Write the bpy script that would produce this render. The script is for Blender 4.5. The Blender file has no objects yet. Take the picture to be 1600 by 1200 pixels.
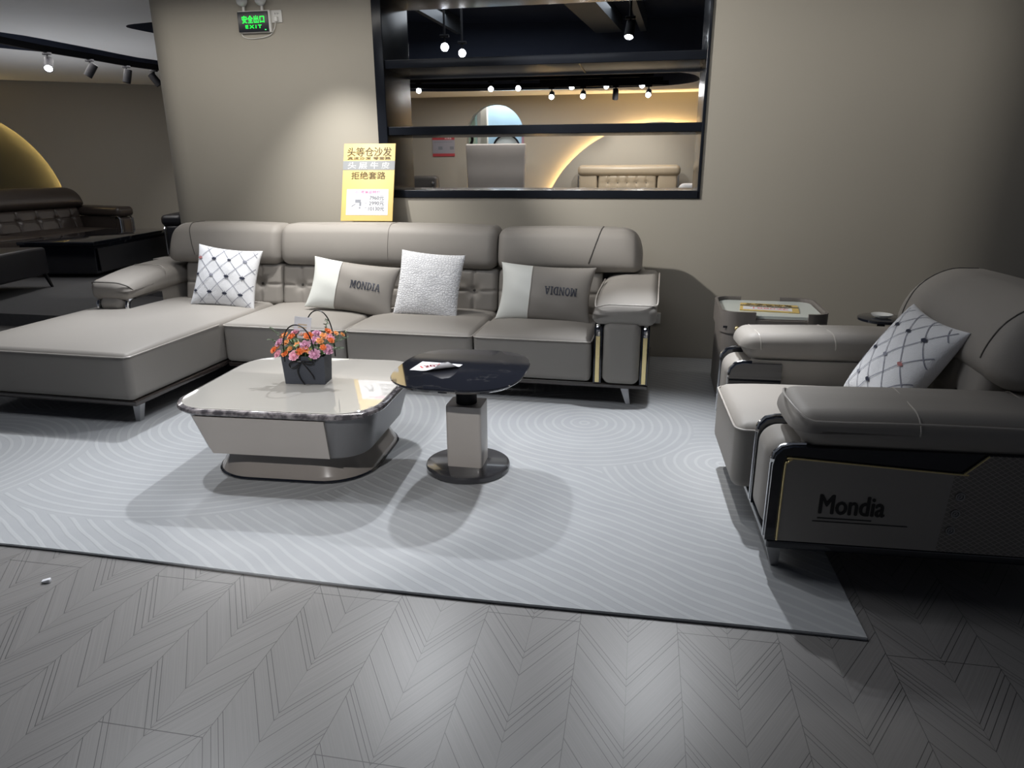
import bpy, bmesh, math, random
from mathutils import Vector, Matrix
random.seed(7)
SC = bpy.context.scene
COL = SC.collection
PI = math.pi
R = math.radians

# ------------------------------------------------------------------ camera, world, exposure, lights
CAM_H = 1.45
_p, _y, _r = 0.305, 0.183, -0.005
_fw = Vector((-math.sin(_y)*math.cos(_p), math.cos(_y)*math.cos(_p), -math.sin(_p)))
_rt = Vector((math.cos(_y), math.sin(_y), 0)); _up = _rt.cross(_fw)
_rt2 = _rt*math.cos(_r) + _up*math.sin(_r); _up2 = _rt2.cross(_fw)
cam = bpy.data.cameras.new('camera'); cam.sensor_width = 36; cam.lens = 1090*36/1600
cam.clip_start = 0.05; cam.clip_end = 100
camo = bpy.data.objects.new('camera', cam); COL.objects.link(camo)
mw = Matrix((( _rt2.x, _up2.x, -_fw.x, 0), (_rt2.y, _up2.y, -_fw.y, 0), (_rt2.z, _up2.z, -_fw.z, CAM_H), (0, 0, 0, 1)))
camo.matrix_world = mw
SC.camera = camo
w = bpy.data.worlds.new('world'); SC.world = w; w.use_nodes = True
w.node_tree.nodes['Background'].inputs[0].default_value = (0.80, 0.86, 1.0, 1)
w.node_tree.nodes['Background'].inputs[1].default_value = 0.09
SC.view_settings.view_transform = 'Standard'; SC.view_settings.look = 'None'
SC.view_settings.gamma = 1; SC.view_settings.exposure = 0.12
SC.view_settings.use_curve_mapping = False
SC.cycles.use_denoising = True
SC.cycles.max_bounces = 8; SC.cycles.sample_clamp_indirect = 6

def spot(loc, aim, watts, deg, col=(1, .97, .93), blend=.6, size=.035):
    l = bpy.data.lights.new('spot_light', 'SPOT'); l.energy = watts; l.spot_size = R(deg); l.spot_blend = blend
    l.color = col; l.shadow_soft_size = size
    o = bpy.data.objects.new('spot_light', l); COL.objects.link(o); o.location = loc
    o.rotation_euler = (Vector(aim)-Vector(loc)).to_track_quat('-Z', 'Y').to_euler()
    return o
COOL = (.93, .96, 1.0); WARM = (1, .95, .86)
def wash(loc, sx, sy, watts, col=(1, .96, .90)):                # added area light for soft fill, not a room fixture; faces down unless turned
    l = bpy.data.lights.new('fill_light', 'AREA'); l.shape = 'RECTANGLE'; l.size = sx; l.size_y = sy; l.energy = watts; l.color = col
    o = bpy.data.objects.new('fill_light', l); COL.objects.link(o); o.location = loc; return o
wash((-2.9, 4.65, 2.68), 2.4, .25, 18)
wash((1.1, 4.55, 2.68), 3.0, .25, 7)  # added weak fill over the right wall
spot((-2.1, 3.95, 2.6), (1.3, 5.4, 1.45), 330, 66, (1, .97, .92), .6, .03)     # lamp raking the right part of the wall
wash((-1.5, 2.9, 2.68), 2.6, .7, 24, COOL)  # added fill that softens the table shadows on the rug
spot((-2.3, 4.70, 2.6), (-2.25, 5.24, 0.5), 165, 74, (1, .98, .94), 1.0)         # washes the wall by the yellow board
spot((-3.3, 4.7, 2.6), (-3.2, 3.7, 0.4), 225, 72, COOL, .9)                     # chaise
spot((-1.45, 4.30, 2.6), (-1.55, 3.1, 0.3), 185, 66, COOL, .8)                   # coffee table and rug
spot((0.2, 4.25, 2.6), (0.0, 3.2, 0.0), 330, 60, COOL, 1)                      # bright rug patch and right sofa arm
spot((-0.3, 4.1, 2.6), (0.52, 3.35, 0.5), 120, 26, (1, .97, .92), 1)              # armchair front
spot((-2.4, 3.75, 2.6), (-1.9, 4.75, 0.5), 75, 74, (1, .96, .9), .9)              # sofa seats from the front
spot((-1.1, -0.5, 2.62), (-1.3, 2.8, 0.15), 290, 24, (1, .98, .96), .5)          # table fronts from behind the camera
spot((-2.4, 2.6, 2.6), (-2.2, 1.8, 0.0), 125, 82, COOL, 1)                      # floor in front, left
spot((-0.3, 3.0, 2.6), (-0.5, 1.5, 0.0), 55, 80, COOL, 1)                      # floor in front, right

# ------------------------------------------------------------------ materials
MATS = {}
def base_mat(name):
    m = bpy.data.materials.new(name); m.use_nodes = True
    nt = m.node_tree; b = nt.nodes['Principled BSDF']
    MATS[name] = m
    return m, nt, b
def new(nt, t, **kw):
    n = nt.nodes.new(t)
    for k, v in kw.items(): setattr(n, k, v)
    return n
def setin(nt, sock, v):
    if hasattr(v, 'is_output'): nt.links.new(v, sock)
    else: sock.default_value = v
def mth(nt, op, a, b=None, c=None):
    n = new(nt, 'ShaderNodeMath', operation=op)
    setin(nt, n.inputs[0], a)
    if b is not None: setin(nt, n.inputs[1], b)
    if c is not None: setin(nt, n.inputs[2], c)
    return n.outputs[0]
def mixc(nt, f, a, b):
    n = new(nt, 'ShaderNodeMix', data_type='RGBA')
    setin(nt, n.inputs[0], f)
    for s, v in ((n.inputs[6], a), (n.inputs[7], b)):
        setin(nt, s, v if hasattr(v, 'is_output') else (*v, 1) if len(v) == 3 else v)
    return n.outputs[2]
def noise(nt, vec, scale, detail=3, rough=.5):
    n = new(nt, 'ShaderNodeTexNoise'); n.inputs['Scale'].default_value = scale
    n.inputs['Detail'].default_value = detail; n.inputs['Roughness'].default_value = rough
    if vec is not None: nt.links.new(vec, n.inputs['Vector'])
    return n.outputs['Fac']
def objco(nt):
    return new(nt, 'ShaderNodeTexCoord').outputs['Object']
def bump(nt, b, h, strength=.2, dist=.01):
    n = new(nt, 'ShaderNodeBump'); n.inputs['Strength'].default_value = strength; n.inputs['Distance'].default_value = dist
    nt.links.new(h, n.inputs['Height']); nt.links.new(n.outputs[0], b.inputs['Normal'])
def mat(name, col, rough=.5, metal=0, coat=0, bscale=0, bstr=.1, var=0, vscale=6, emit=None, estr=0, spec=None, trans=0):
    m, nt, b = base_mat(name)
    b.inputs['Base Color'].default_value = (*col, 1); b.inputs['Roughness'].default_value = rough
    b.inputs['Metallic'].default_value = metal
    if coat: b.inputs['Coat Weight'].default_value = coat; b.inputs['Coat Roughness'].default_value = .02
    if spec is not None: b.inputs['Specular IOR Level'].default_value = spec
    if trans: b.inputs['Transmission Weight'].default_value = trans
    co = objco(nt)
    if var:
        f = noise(nt, co, vscale, 4)
        c = mixc(nt, f, tuple(x*(1-var) for x in col), tuple(min(1, x*(1+var)) for x in col))
        nt.links.new(c, b.inputs['Base Color'])
    if bscale: bump(nt, b, noise(nt, co, bscale, 4), bstr, .004)
    if emit: b.inputs['Emission Color'].default_value = (*emit, 1); b.inputs['Emission Strength'].default_value = estr
    return m

leather = mat('taupe leather', (.285, .266, .245), .56, bscale=260, bstr=.10, var=.04, vscale=3, spec=.3)
leather_seam = mat('taupe leather piping', (.42, .39, .36), .4, bscale=300, bstr=.1)
seam_dark = mat('dark seam thread', (.07, .065, .06), .6, bscale=300)
darkleather = mat('dark brown leather', (.045, .036, .032), .36, bscale=200, bstr=.1, var=.1)
blackleather = mat('black leather', (.016, .016, .02), .38, bscale=200, bstr=.1)
beigeleather = mat('beige leather', (.36, .30, .22), .33, bscale=180, bstr=.1, var=.05)
greyleather = mat('grey padded leather', (.31, .29, .275), .42, bscale=160, bstr=.12, var=.05)
whiteleather = mat('white pillow leather', (.74, .76, .73), .45, bscale=200, bstr=.1)
gloss_black = mat('glossy black lacquer', (.010, .012, .018), .07, coat=.6, var=.2)
frame_black = mat('black shelf lacquer', (.012, .014, .019), .20, var=.2, spec=.18)
gloss_brown = mat('dark wood lacquer', (.045, .035, .032), .2, coat=.5, var=.2, vscale=20)
chrome = mat('chrome', (.75, .76, .78), .12, 1, var=.03)
brass = mat('brass', (.95, .78, .40), .38, .75, var=.05, vscale=30)
steel = mat('brushed steel', (.45, .45, .46), .3, 1, bscale=90, bstr=.05)
wallm = mat('taupe painted wall', (.375, .347, .295), .72, bscale=40, bstr=.06, var=.02, vscale=2)
ceilm = mat('off white ceiling paint', (.78, .78, .79), .8, var=.02)
ceilblack = mat('black ceiling paint', (.055, .066, .105), .8, var=.1)
ductm = mat('dark grey metal duct', (.11, .12, .13), .5, var=.05)
trackm = mat('black track metal', (.010, .010, .012), .6, var=.1, spec=.15)
lampglow = mat('spot lamp lens', (1, 1, 1), .3, emit=(.9, .94, 1), estr=45, var=.01)
ledwarm = mat('warm led strip', (1, .8, .4), .4, emit=(1, .72, .32), estr=160, var=.01)
platm = mat('dark grey carpet', (.075, .075, .078), .9, bscale=120, bstr=.3, var=.15, vscale=30)
plastic = mat('white plastic', (.72, .71, .68), .4, var=.02)
glassm = mat('clear bulb cover', (.80, .82, .82), .15, coat=.3, var=.02, trans=.35)
greenglow = mat('green sign light', (.1, .9, .25), .4, emit=(.02, 1, .12), estr=.72, var=.01)
paper = mat('white paper', (.70, .70, .73), .6, var=.02)
yellow = mat('yellow card', (.62, .45, .15), .5, var=.03)
greyink = mat('grey band print', (.20, .21, .22), .5, var=.02)
brownink = mat('brown lettering', (.20, .14, .05), .5, var=.02)
whiteink = mat('white lettering', (.9, .9, .9), .5, var=.01)
redink = mat('red lettering', (.75, .05, .06), .5, var=.02)
pinkink = mat('pink lettering', (.85, .30, .50), .5, var=.02)
greypale = mat('pale grey print', (.20, .21, .24), .5, var=.02)
darkletter = mat('dark grey lettering', (.012, .012, .013), .4, var=.02)
silver_letter = mat('gunmetal embroidery', (.05, .055, .075), .4, .3, var=.3, vscale=120)
fluff = mat('white plush', (.80, .81, .84), .95, bscale=220, bstr=.55, var=.04, vscale=60)
thread = mat('navy grey thread', (.27, .28, .34), .8, var=.2, vscale=90)
threadnavy = mat('navy thread', (.02, .025, .05), .8, var=.2, vscale=90)
threadred = mat('dusty red thread', (.45, .18, .18), .8, var=.2, vscale=90)
cream_glass = mat('cream glass top', (.44, .42, .385), .03, coat=1.0, var=.01, vscale=1.5)
tabledark = mat('grey metallic lacquer', (.16, .16, .165), .32, .25, var=.05)
tablepanel = mat('greige lacquer', (.40, .37, .345), .35, coat=.2, var=.03)
tablebase = mat('champagne lacquer', (.26, .235, .215), .20, coat=.5, var=.03)
bagm = mat('slate paper bag', (.05, .056, .072), .6, bscale=60, bstr=.15, var=.1)
satin = mat('black satin ribbon', (.012, .012, .014), .25, var=.1)
greywood = mat('grey oak veneer', (.155, .140, .130), .5, bscale=60, bstr=.1, var=.15, vscale=14)
whiteglass = mat('white glass', (.70, .76, .73), .1, coat=.5, var=.01)
leafm = mat('leaf green', (.09, .17, .05), .5, var=.4, vscale=60)
leafpale = mat('eucalyptus green', (.16, .22, .14), .6, var=.3, vscale=60)
rose_mats = [mat('orange rose', (.90, .24, .07), .5, var=.25, vscale=70), mat('pink rose', (.90, .42, .52), .5, var=.25, vscale=70),
             mat('mauve rose', (.66, .34, .48), .5, var=.3, vscale=70), mat('peach rose', (.92, .42, .16), .5, var=.2, vscale=70)]
bluewall = mat('pale blue paint', (.42, .60, .74), .7, var=.02)
mintm = mat('mint green paint', (.55, .72, .58), .6, var=.03)
purplem = mat('lilac paint', (.48, .36, .72), .6, var=.03)
pinkm = mat('pink paint', (.86, .52, .66), .6, var=.03)
shopwhite = mat('white shop paint', (.80, .80, .78), .6, var=.02)

def quilt_mat():
    m, nt, b = base_mat('diamond stitched dark leather')
    sx = new(nt, 'ShaderNodeSeparateXYZ'); nt.links.new(objco(nt), sx.inputs[0])
    def line(s):
        t = mth(nt, 'FRACT', mth(nt, 'DIVIDE', mth(nt, 'ADD', sx.outputs[0], mth(nt, 'MULTIPLY', sx.outputs[2], s)), .026))
        return mth(nt, 'LESS_THAN', mth(nt, 'ABSOLUTE', mth(nt, 'SUBTRACT', t, .5)), .07)
    f = mth(nt, 'MAXIMUM', line(1.5), line(-1.5))
    nt.links.new(mixc(nt, f, (.18, .165, .15), (.34, .31, .28)), b.inputs['Base Color'])
    b.inputs['Roughness'].default_value = .5
    bump(nt, b, f, .5, .003)
    return m
quilt = quilt_mat()

def croc_mat():
    m, nt, b = base_mat('white crocodile plush')
    co = objco(nt)
    mp = new(nt, 'ShaderNodeMapping'); mp.inputs['Scale'].default_value = (1, 1.35, .2); nt.links.new(co, mp.inputs['Vector'])
    nz = new(nt, 'ShaderNodeTexNoise'); nz.inputs['Scale'].default_value = 9; nt.links.new(mp.outputs[0], nz.inputs['Vector'])
    mx = new(nt, 'ShaderNodeMix', data_type='VECTOR'); mx.inputs[0].default_value = .05
    nt.links.new(mp.outputs[0], mx.inputs[4]); nt.links.new(nz.outputs['Color'], mx.inputs[5])
    v = new(nt, 'ShaderNodeTexVoronoi', feature='DISTANCE_TO_EDGE'); v.inputs['Scale'].default_value = 52; v.inputs['Randomness'].default_value = .62
    nt.links.new(mx.outputs[1], v.inputs['Vector'])
    ramp = mth(nt, 'MINIMUM', mth(nt, 'MULTIPLY', v.outputs['Distance'], 6), 1.0)
    nt.links.new(mixc(nt, ramp, (.72, .73, .77), (.88, .89, .92)), b.inputs['Base Color'])
    b.inputs['Roughness'].default_value = .8
    bump(nt, b, ramp, .7, .004)
    return m
croc = croc_mat()

def marble_mat():
    m, nt, b = base_mat('black marble')
    co = objco(nt)
    nz = new(nt, 'ShaderNodeTexNoise'); nz.inputs['Scale'].default_value = 3; nz.inputs['Detail'].default_value = 6; nt.links.new(co, nz.inputs['Vector'])
    f = mth(nt, 'ABSOLUTE', mth(nt, 'SUBTRACT', nz.outputs['Fac'], .5))
    vein = mth(nt, 'LESS_THAN', f, .004)
    nt.links.new(mixc(nt, mth(nt, 'MULTIPLY', vein, .10), (.012, .013, .018), (.22, .21, .20)), b.inputs['Base Color'])
    b.inputs['Roughness'].default_value = .05; b.inputs['Coat Weight'].default_value = .5
    return m
marble = marble_mat()
def rim_mat():
    m, nt, b = base_mat('mottled grey marble rim')
    f = noise(nt, objco(nt), 26, 5, .65)
    f = mth(nt, 'MULTIPLY', mth(nt, 'SUBTRACT', f, .42), 5); f.node.use_clamp = True
    nt.links.new(mixc(nt, f, (.055, .05, .055), (.24, .22, .225)), b.inputs['Base Color'])
    b.inputs['Roughness'].default_value = .1; b.inputs['Coat Weight'].default_value = .6
    return m
rimmarble = rim_mat()

def floor_mat():
    m, nt, b = base_mat('grey chevron planks')
    sx = new(nt, 'ShaderNodeSeparateXYZ'); nt.links.new(objco(nt), sx.inputs[0])
    X = mth(nt, 'ADD', sx.outputs[0], 20.0+1.72-.2+.04); Y = mth(nt, 'ADD', sx.outputs[1], 20)
    Wd = .315
    bx = mth(nt, 'DIVIDE', X, Wd)
    bid = mth(nt, 'FLOOR', bx)
    fx = mth(nt, 'FRACT', bx)
    hid = mth(nt, 'FLOOR', mth(nt, 'DIVIDE', X, Wd/2))
    tri = mth(nt, 'MULTIPLY', mth(nt, 'SUBTRACT', .5, mth(nt, 'ABSOLUTE', mth(nt, 'SUBTRACT', fx, .5))), Wd)      # 0 at the board edges
    wn = new(nt, 'ShaderNodeTexWhiteNoise', noise_dimensions='1D'); nt.links.new(bid, wn.inputs['W'])
    stag = wn.outputs['Value']
    V = mth(nt, 'ADD', mth(nt, 'ADD', Y, mth(nt, 'MULTIPLY', tri, 1.55)), mth(nt, 'MULTIPLY', stag, .9))
    P = .95
    fv = mth(nt, 'FRACT', mth(nt, 'DIVIDE', V, P))
    tot = None
    edges = (.01, .15, .19, .225, .25, .42, .50, .53, .71, .74, .765, .90)
    for t in edges:
        d = mth(nt, 'LESS_THAN', mth(nt, 'ABSOLUTE', mth(nt, 'SUBTRACT', fv, t)), .0019)
        tot = d if tot is None else mth(nt, 'MAXIMUM', tot, d)
    seam = mth(nt, 'LESS_THAN', mth(nt, 'ABSOLUTE', mth(nt, 'SUBTRACT', fx, .5)), .003)
    seam2 = mth(nt, 'GREATER_THAN', mth(nt, 'ABSOLUTE', mth(nt, 'SUBTRACT', fx, .5)), .4965)
    ev = mth(nt, 'FRACT', mth(nt, 'DIVIDE', mth(nt, 'ADD', Y, mth(nt, 'MULTIPLY', mth(nt, 'MODULO', bid, 2), .666)), 1.332))
    ends = mth(nt, 'LESS_THAN', ev, .0022)
    lines = mth(nt, 'MAXIMUM', mth(nt, 'MAXIMUM', tot, mth(nt, 'MULTIPLY', seam, .4)), mth(nt, 'MAXIMUM', mth(nt, 'MULTIPLY', seam2, .8), ends))
    pid = mth(nt, 'FLOOR', mth(nt, 'DIVIDE', V, P/5))
    cv = new(nt, 'ShaderNodeCombineXYZ'); nt.links.new(hid, cv.inputs[0]); nt.links.new(pid, cv.inputs[1])
    wn2 = new(nt, 'ShaderNodeTexWhiteNoise', noise_dimensions='2D'); nt.links.new(cv.outputs[0], wn2.inputs['Vector'])
    gv = new(nt, 'ShaderNodeCombineXYZ')
    nt.links.new(mth(nt, 'MULTIPLY', V, 90), gv.inputs[0]); nt.links.new(mth(nt, 'MULTIPLY', X, 3), gv.inputs[1]); nt.links.new(hid, gv.inputs[2])
    g = noise(nt, gv.outputs[0], 1.6, 5, .65)
    c = mixc(nt, g, (.135, .130, .127), (.235, .226, .220))
    c = mixc(nt, mth(nt, 'MULTIPLY', wn2.outputs['Value'], .22), c, (.125, .121, .120))
    c = mixc(nt, mth(nt, 'MULTIPLY', lines, .85), c, (.022, .021, .022))
    nt.links.new(c, b.inputs['Base Color'])
    b.inputs['Roughness'].default_value = .36
    bump(nt, b, mth(nt, 'SUBTRACT', mth(nt, 'MULTIPLY', g, .25), lines), .25, .002)
    return m
floorm = floor_mat()

def rug_mat():
    m, nt, b = base_mat('grey carved rug')
    co = objco(nt)
    sx = new(nt, 'ShaderNodeSeparateXYZ'); nt.links.new(co, sx.inputs[0])
    X, Y = sx.outputs[0], sx.outputs[1]
    def dist(cx, cy, ex=1, ey=1):
        a = mth(nt, 'MULTIPLY', mth(nt, 'SUBTRACT', X, cx), ex); c = mth(nt, 'MULTIPLY', mth(nt, 'SUBTRACT', Y, cy), ey)
        return mth(nt, 'SQRT', mth(nt, 'ADD', mth(nt, 'MULTIPLY', a, a), mth(nt, 'MULTIPLY', c, c)))
    def sel(f, a, c):                                # f ? a : c
        return mth(nt, 'ADD', mth(nt, 'MULTIPLY', f, a), mth(nt, 'MULTIPLY', mth(nt, 'SUBTRACT', 1, f), c))
    wob = noise(nt, co, 1.3, 2)
    plane = mth(nt, 'ADD', mth(nt, 'ADD', mth(nt, 'MULTIPLY', X, .52), mth(nt, 'MULTIPLY', Y, .85)), mth(nt, 'MULTIPLY', wob, .16))
    d = plane
    for cx, cy, r in ((-1.15, 4.35, 1.0), (0.45, 3.35, .62), (-2.3, 3.55, 1.25), (-0.28, 3.82, .62), (-3.6, 2.7, .8)):
        q = dist(cx, cy); d = sel(mth(nt, 'LESS_THAN', q, r), q, d)
    t = mth(nt, 'FRACT', mth(nt, 'DIVIDE', d, .052))
    t = mth(nt, 'ABSOLUTE', mth(nt, 'SUBTRACT', t, .5))
    line = mth(nt, 'MULTIPLY', mth(nt, 'SUBTRACT', .20, t), 9); line.node.use_clamp = True
    pile = noise(nt, co, 300, 3, .7)
    big = noise(nt, co, 7, 4)
    c = mixc(nt, big, (.315, .325, .338), (.36, .368, .378))
    c = mixc(nt, mth(nt, 'MULTIPLY', line, .34), c, (.455, .462, .470))
    nt.links.new(c, b.inputs['Base Color'])
    b.inputs['Roughness'].default_value = .95; b.inputs['Specular IOR Level'].default_value = .1
    bump(nt, b, mth(nt, 'ADD', mth(nt, 'MULTIPLY', line, .6), mth(nt, 'MULTIPLY', pile, .5)), .35, .006)
    return m
rugm = rug_mat()

# ------------------------------------------------------------------ mesh helpers
class MB:
    def __init__(s): s.v = []; s.f = []; s.m = []
    def add(s, vs, fs, mi=0):
        o = len(s.v); s.v.extend([tuple(v) for v in vs]); s.f.extend([tuple(i+o for i in f) for f in fs]); s.m.extend([mi]*len(fs)); return s
    def map(s, fn): s.v = [tuple(fn(*v)) for v in s.v]; return s
    def build(s, name, mats, parent=None, sharp=38, loc=None, weld=1e-5):
        me = bpy.data.meshes.new(name); bm = bmesh.new()
        bv = [bm.verts.new(v) for v in s.v]
        for f, mi in zip(s.f, s.m):
            try: bf = bm.faces.new([bv[i] for i in f]); bf.material_index = mi; bf.smooth = True
            except ValueError: pass
        if weld: bmesh.ops.remove_doubles(bm, verts=bm.verts, dist=weld)
        bmesh.ops.recalc_face_normals(bm, faces=bm.faces)
        bm.to_mesh(me); bm.free()
        me.set_sharp_from_angle(angle=R(sharp))
        for mm in (mats if isinstance(mats, (list, tuple)) else [mats]): me.materials.append(mm)
        o = bpy.data.objects.new(name, me); COL.objects.link(o)
        if parent: o.parent = parent
        if loc: o.location = loc
        return o

def _axis(h, r, n, seg):
    inn = h - r
    pts = []
    for k in range(seg, 0, -1): pts.append(-inn - r*math.tan(k/seg*PI/4))
    for k in range(n+1): pts.append(-inn + 2*inn*k/n)
    for k in range(1, seg+1): pts.append(inn + r*math.tan(k/seg*PI/4))
    return pts
def rbox(mb, c, size, r, n=(2, 2, 2), seg=3, fn=None, mi=0):
    """a box with rounded edges; c = centre, n = inner divisions, fn deforms local points"""
    h = [s/2 for s in size]; r = min(r, min(h)*.98)
    ax = [_axis(h[i], r, n[i], seg) for i in range(3)]
    for d in range(3):
        a, b = [(1, 2), (2, 0), (0, 1)][d]
        for sg in (-1, 1):
            vs = []
            for u in ax[a]:
                for v in ax[b]:
                    p = [0, 0, 0]; p[d] = sg*h[d]; p[a] = u; p[b] = v
                    q = [max(-(h[i]-r), min(h[i]-r, p[i])) for i in range(3)]
                    e = Vector([p[i]-q[i] for i in range(3)])
                    e = e.normalized()*r if e.length > 1e-9 else e
                    w_ = [q[i]+e[i] for i in range(3)]
                    if fn: w_ = fn(*w_)
                    vs.append((w_[0]+c[0], w_[1]+c[1], w_[2]+c[2]))
            nb = len(ax[b]); fs = []
            for i in range(len(ax[a])-1):
                for j in range(nb-1):
                    f = (i*nb+j, (i+1)*nb+j, (i+1)*nb+j+1, i*nb+j+1)
                    fs.append(f if sg > 0 else f[::-1])
            mb.add(vs, fs, mi)
    return mb
def box(mb, x0, x1, y0, y1, z0, z1, mi=0):
    vs = [(x, y, z) for x in (x0, x1) for y in (y0, y1) for z in (z0, z1)]
    mb.add(vs, [(0, 1, 3, 2), (4, 6, 7, 5), (0, 4, 5, 1), (2, 3, 7, 6), (0, 2, 6, 4), (1, 5, 7, 3)], mi); return mb
def tube(mb, pts, r, seg=8, closed=False, mi=0, caps=True):
    pts = [Vector(p) for p in pts]; n = len(pts); rr = r if callable(r) else (lambda t: r)
    up = None; rings = []
    for i in range(n):
        if closed: t = pts[(i+1) % n]-pts[i-1]
        else: t = pts[min(i+1, n-1)]-pts[max(i-1, 0)]
        t.normalize()
        if up is None:
            up = Vector((0, 0, 1)) if abs(t.z) < .9 else Vector((1, 0, 0))
        up = (up - t*up.dot(t)); up.normalize(); s = t.cross(up)
        rad = rr(i/max(1, n-1))
        rings.append([pts[i]+(up*math.cos(2*PI*k/seg)+s*math.sin(2*PI*k/seg))*rad for k in range(seg)])
    loft(mb, rings, closed_path=closed, caps=caps and not closed, mi=mi); return mb
def loft(mb, rings, closed_path=False, caps=True, mi=0, closed_ring=True):
    vs = [p for r_ in rings for p in r_]; k = len(rings[0]); fs = []; n = len(rings)
    for i in range(n if closed_path else n-1):
        for j in range(k if closed_ring else k-1):
            a, b = i, (i+1) % n; j2 = (j+1) % k
            fs.append((a*k+j, a*k+j2, b*k+j2, b*k+j))
    if caps: fs += [tuple(range(k))[::-1], tuple(range((n-1)*k, n*k))]
    mb.add(vs, fs, mi); return mb
def rrect(hx, hy, r, n=6, cx=0, cy=0):
    pts = []
    for sx, sy, a0 in ((1, 1, 0), (-1, 1, 90), (-1, -1, 180), (1, -1, 270)):
        for k in range(n+1):
            a = R(a0+90*k/n); pts.append((cx+sx*(hx-r)+r*math.cos(a), cy+sy*(hy-r)+r*math.sin(a)))
    return pts
def lathe(mb, prof, seg=24, c=(0, 0, 0), mi=0, caps=True):
    loft(mb, [[(c[0]+r*math.cos(2*PI*k/seg), c[1]+r*math.sin(2*PI*k/seg), c[2]+z) for k in range(seg)] for r, z in prof], mi=mi, caps=caps); return mb
def prism(mb, poly, a0, a1, ax='z', mi=0):
    """poly of 2D points extruded along ax; ax='y': poly is (x, z)"""
    f = {'z': lambda p, t: (p[0], p[1], t), 'y': lambda p, t: (p[0], t, p[1]), 'x': lambda p, t: (t, p[0], p[1])}[ax]
    loft(mb, [[f(p, a0) for p in poly], [f(p, a1) for p in poly]], mi=mi); return mb
def holed(mb, outer, holes, fn, mi=0):
    """flat polygon with holes, mapped to 3D by fn(a, b)"""
    bm = bmesh.new(); es = []
    for loop in [outer]+holes:
        vs = [bm.verts.new((p[0], p[1], 0)) for p in loop]
        es += [bm.edges.new((vs[i], vs[(i+1) % len(vs)])) for i in range(len(vs))]
    bmesh.ops.triangle_fill(bm, use_beauty=True, use_dissolve=False, edges=es)
    bm.verts.index_update()
    mb.add([fn(v.co.x, v.co.y) for v in bm.verts], [[v.index for v in f.verts] for f in bm.faces], mi); bm.free(); return mb
def catmull(pts, n=6, closed=False):
    out = []; P = [Vector(p) for p in pts]; m_ = len(P)
    for i in range(m_ if closed else m_-1):
        if closed: p0, p1, p2, p3 = P[i-1], P[i], P[(i+1) % m_], P[(i+2) % m_]
        else: p0, p1, p2, p3 = P[max(i-1, 0)], P[i], P[i+1], P[min(i+2, m_-1)]
        for k in range(n):
            t = k/n
            out.append(.5*((2*p1)+(p2-p0)*t+(2*p0-5*p1+4*p2-p3)*t*t+(3*p1-p0-3*p2+p3)*t**3))
    if not closed: out.append(P[-1])
    return out
def bezier_arc(a, b, c, n=12):
    a, b, c = Vector(a), Vector(b), Vector(c)
    return [(1-t)**2*a+2*t*(1-t)*b+t*t*c for t in [k/n for k in range(n+1)]]

def tag(o, label, cat, group=None, kind=None):
    o['label'] = label; o['category'] = cat
    if group: o['group'] = group
    if kind: o['kind'] = kind
    return o
def thing(name, label, cat, loc=(0, 0, 0), rz=0, group=None, rot=None):
    o = bpy.data.objects.new(name, None); COL.objects.link(o); o.location = loc
    o.rotation_euler = rot if rot else (0, 0, rz); o.empty_display_size = .1
    return tag(o, label, cat, group)
def struct(o): o['kind'] = 'structure'; return o
def copy_tree(o, parent=None):
    c = o.copy(); COL.objects.link(c)
    if parent: c.parent = parent
    for ch in list(o.children): copy_tree(ch, c)
    return c

def text_shape(s, size, bold=0.0, extrude=0.0, spacing=1.0):
    """vertices (centred) and faces of a line of text"""
    cu = bpy.data.curves.new('lettering', 'FONT'); cu.body = s; cu.size = size; cu.align_x = 'CENTER'; cu.align_y = 'CENTER'
    cu.offset = bold; cu.extrude = extrude; cu.space_character = spacing; cu.resolution_u = 3
    o = bpy.data.objects.new('lettering', cu); COL.objects.link(o)
    dg = bpy.context.evaluated_depsgraph_get(); me = o.evaluated_get(dg).to_mesh()
    vs = [tuple(v.co) for v in me.vertices]; fs = [tuple(p.vertices) for p in me.polygons]
    bpy.data.objects.remove(o); bpy.data.curves.remove(cu)
    return vs, fs
def put_text(mb, s, size, fn, bold=0, spacing=1.0, mi=0, width=None, extrude=0.0):
    vs, fs = text_shape(s, size, 0, extrude, spacing)
    if not vs: return mb
    if width:
        x0 = min(v[0] for v in vs); x1 = max(v[0] for v in vs); k = width/(x1-x0); vs = [((v[0]-(x0+x1)/2)*k, v[1], v[2]) for v in vs]
    y0 = min(v[1] for v in vs); y1 = max(v[1] for v in vs); vs = [(v[0], v[1]-(y0+y1)/2, v[2]) for v in vs]
    for q, (dx, dy) in enumerate(((0, 0), (bold, 0), (-bold, 0), (0, bold*.7), (0, -bold*.7)) if bold else ((0, 0),)):
        mb.add([fn(v[0]+dx, v[1]+dy, v[2]+q*.00012) for v in vs], fs, mi)
    return mb

# ------------------------------------------------------------------ setting
CZ = 2.72
WY = 5.40            # front of the sofa wall
m = MB(); m.add([(-14, -3, 0), (7, -3, 0), (7, 16, 0), (-14, 16, 0)], [(0, 1, 2, 3)]); struct(m.build('floor', floorm))
# platform of the far display area
m = MB(); prism(m, [(-13.5, 5.68), (-4.05, 5.52), (-4.05, 6.05), (5, 6.05), (5, 15), (-13.5, 15)], 0.001, .12); struct(m.build('trim_1', platm))
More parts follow.
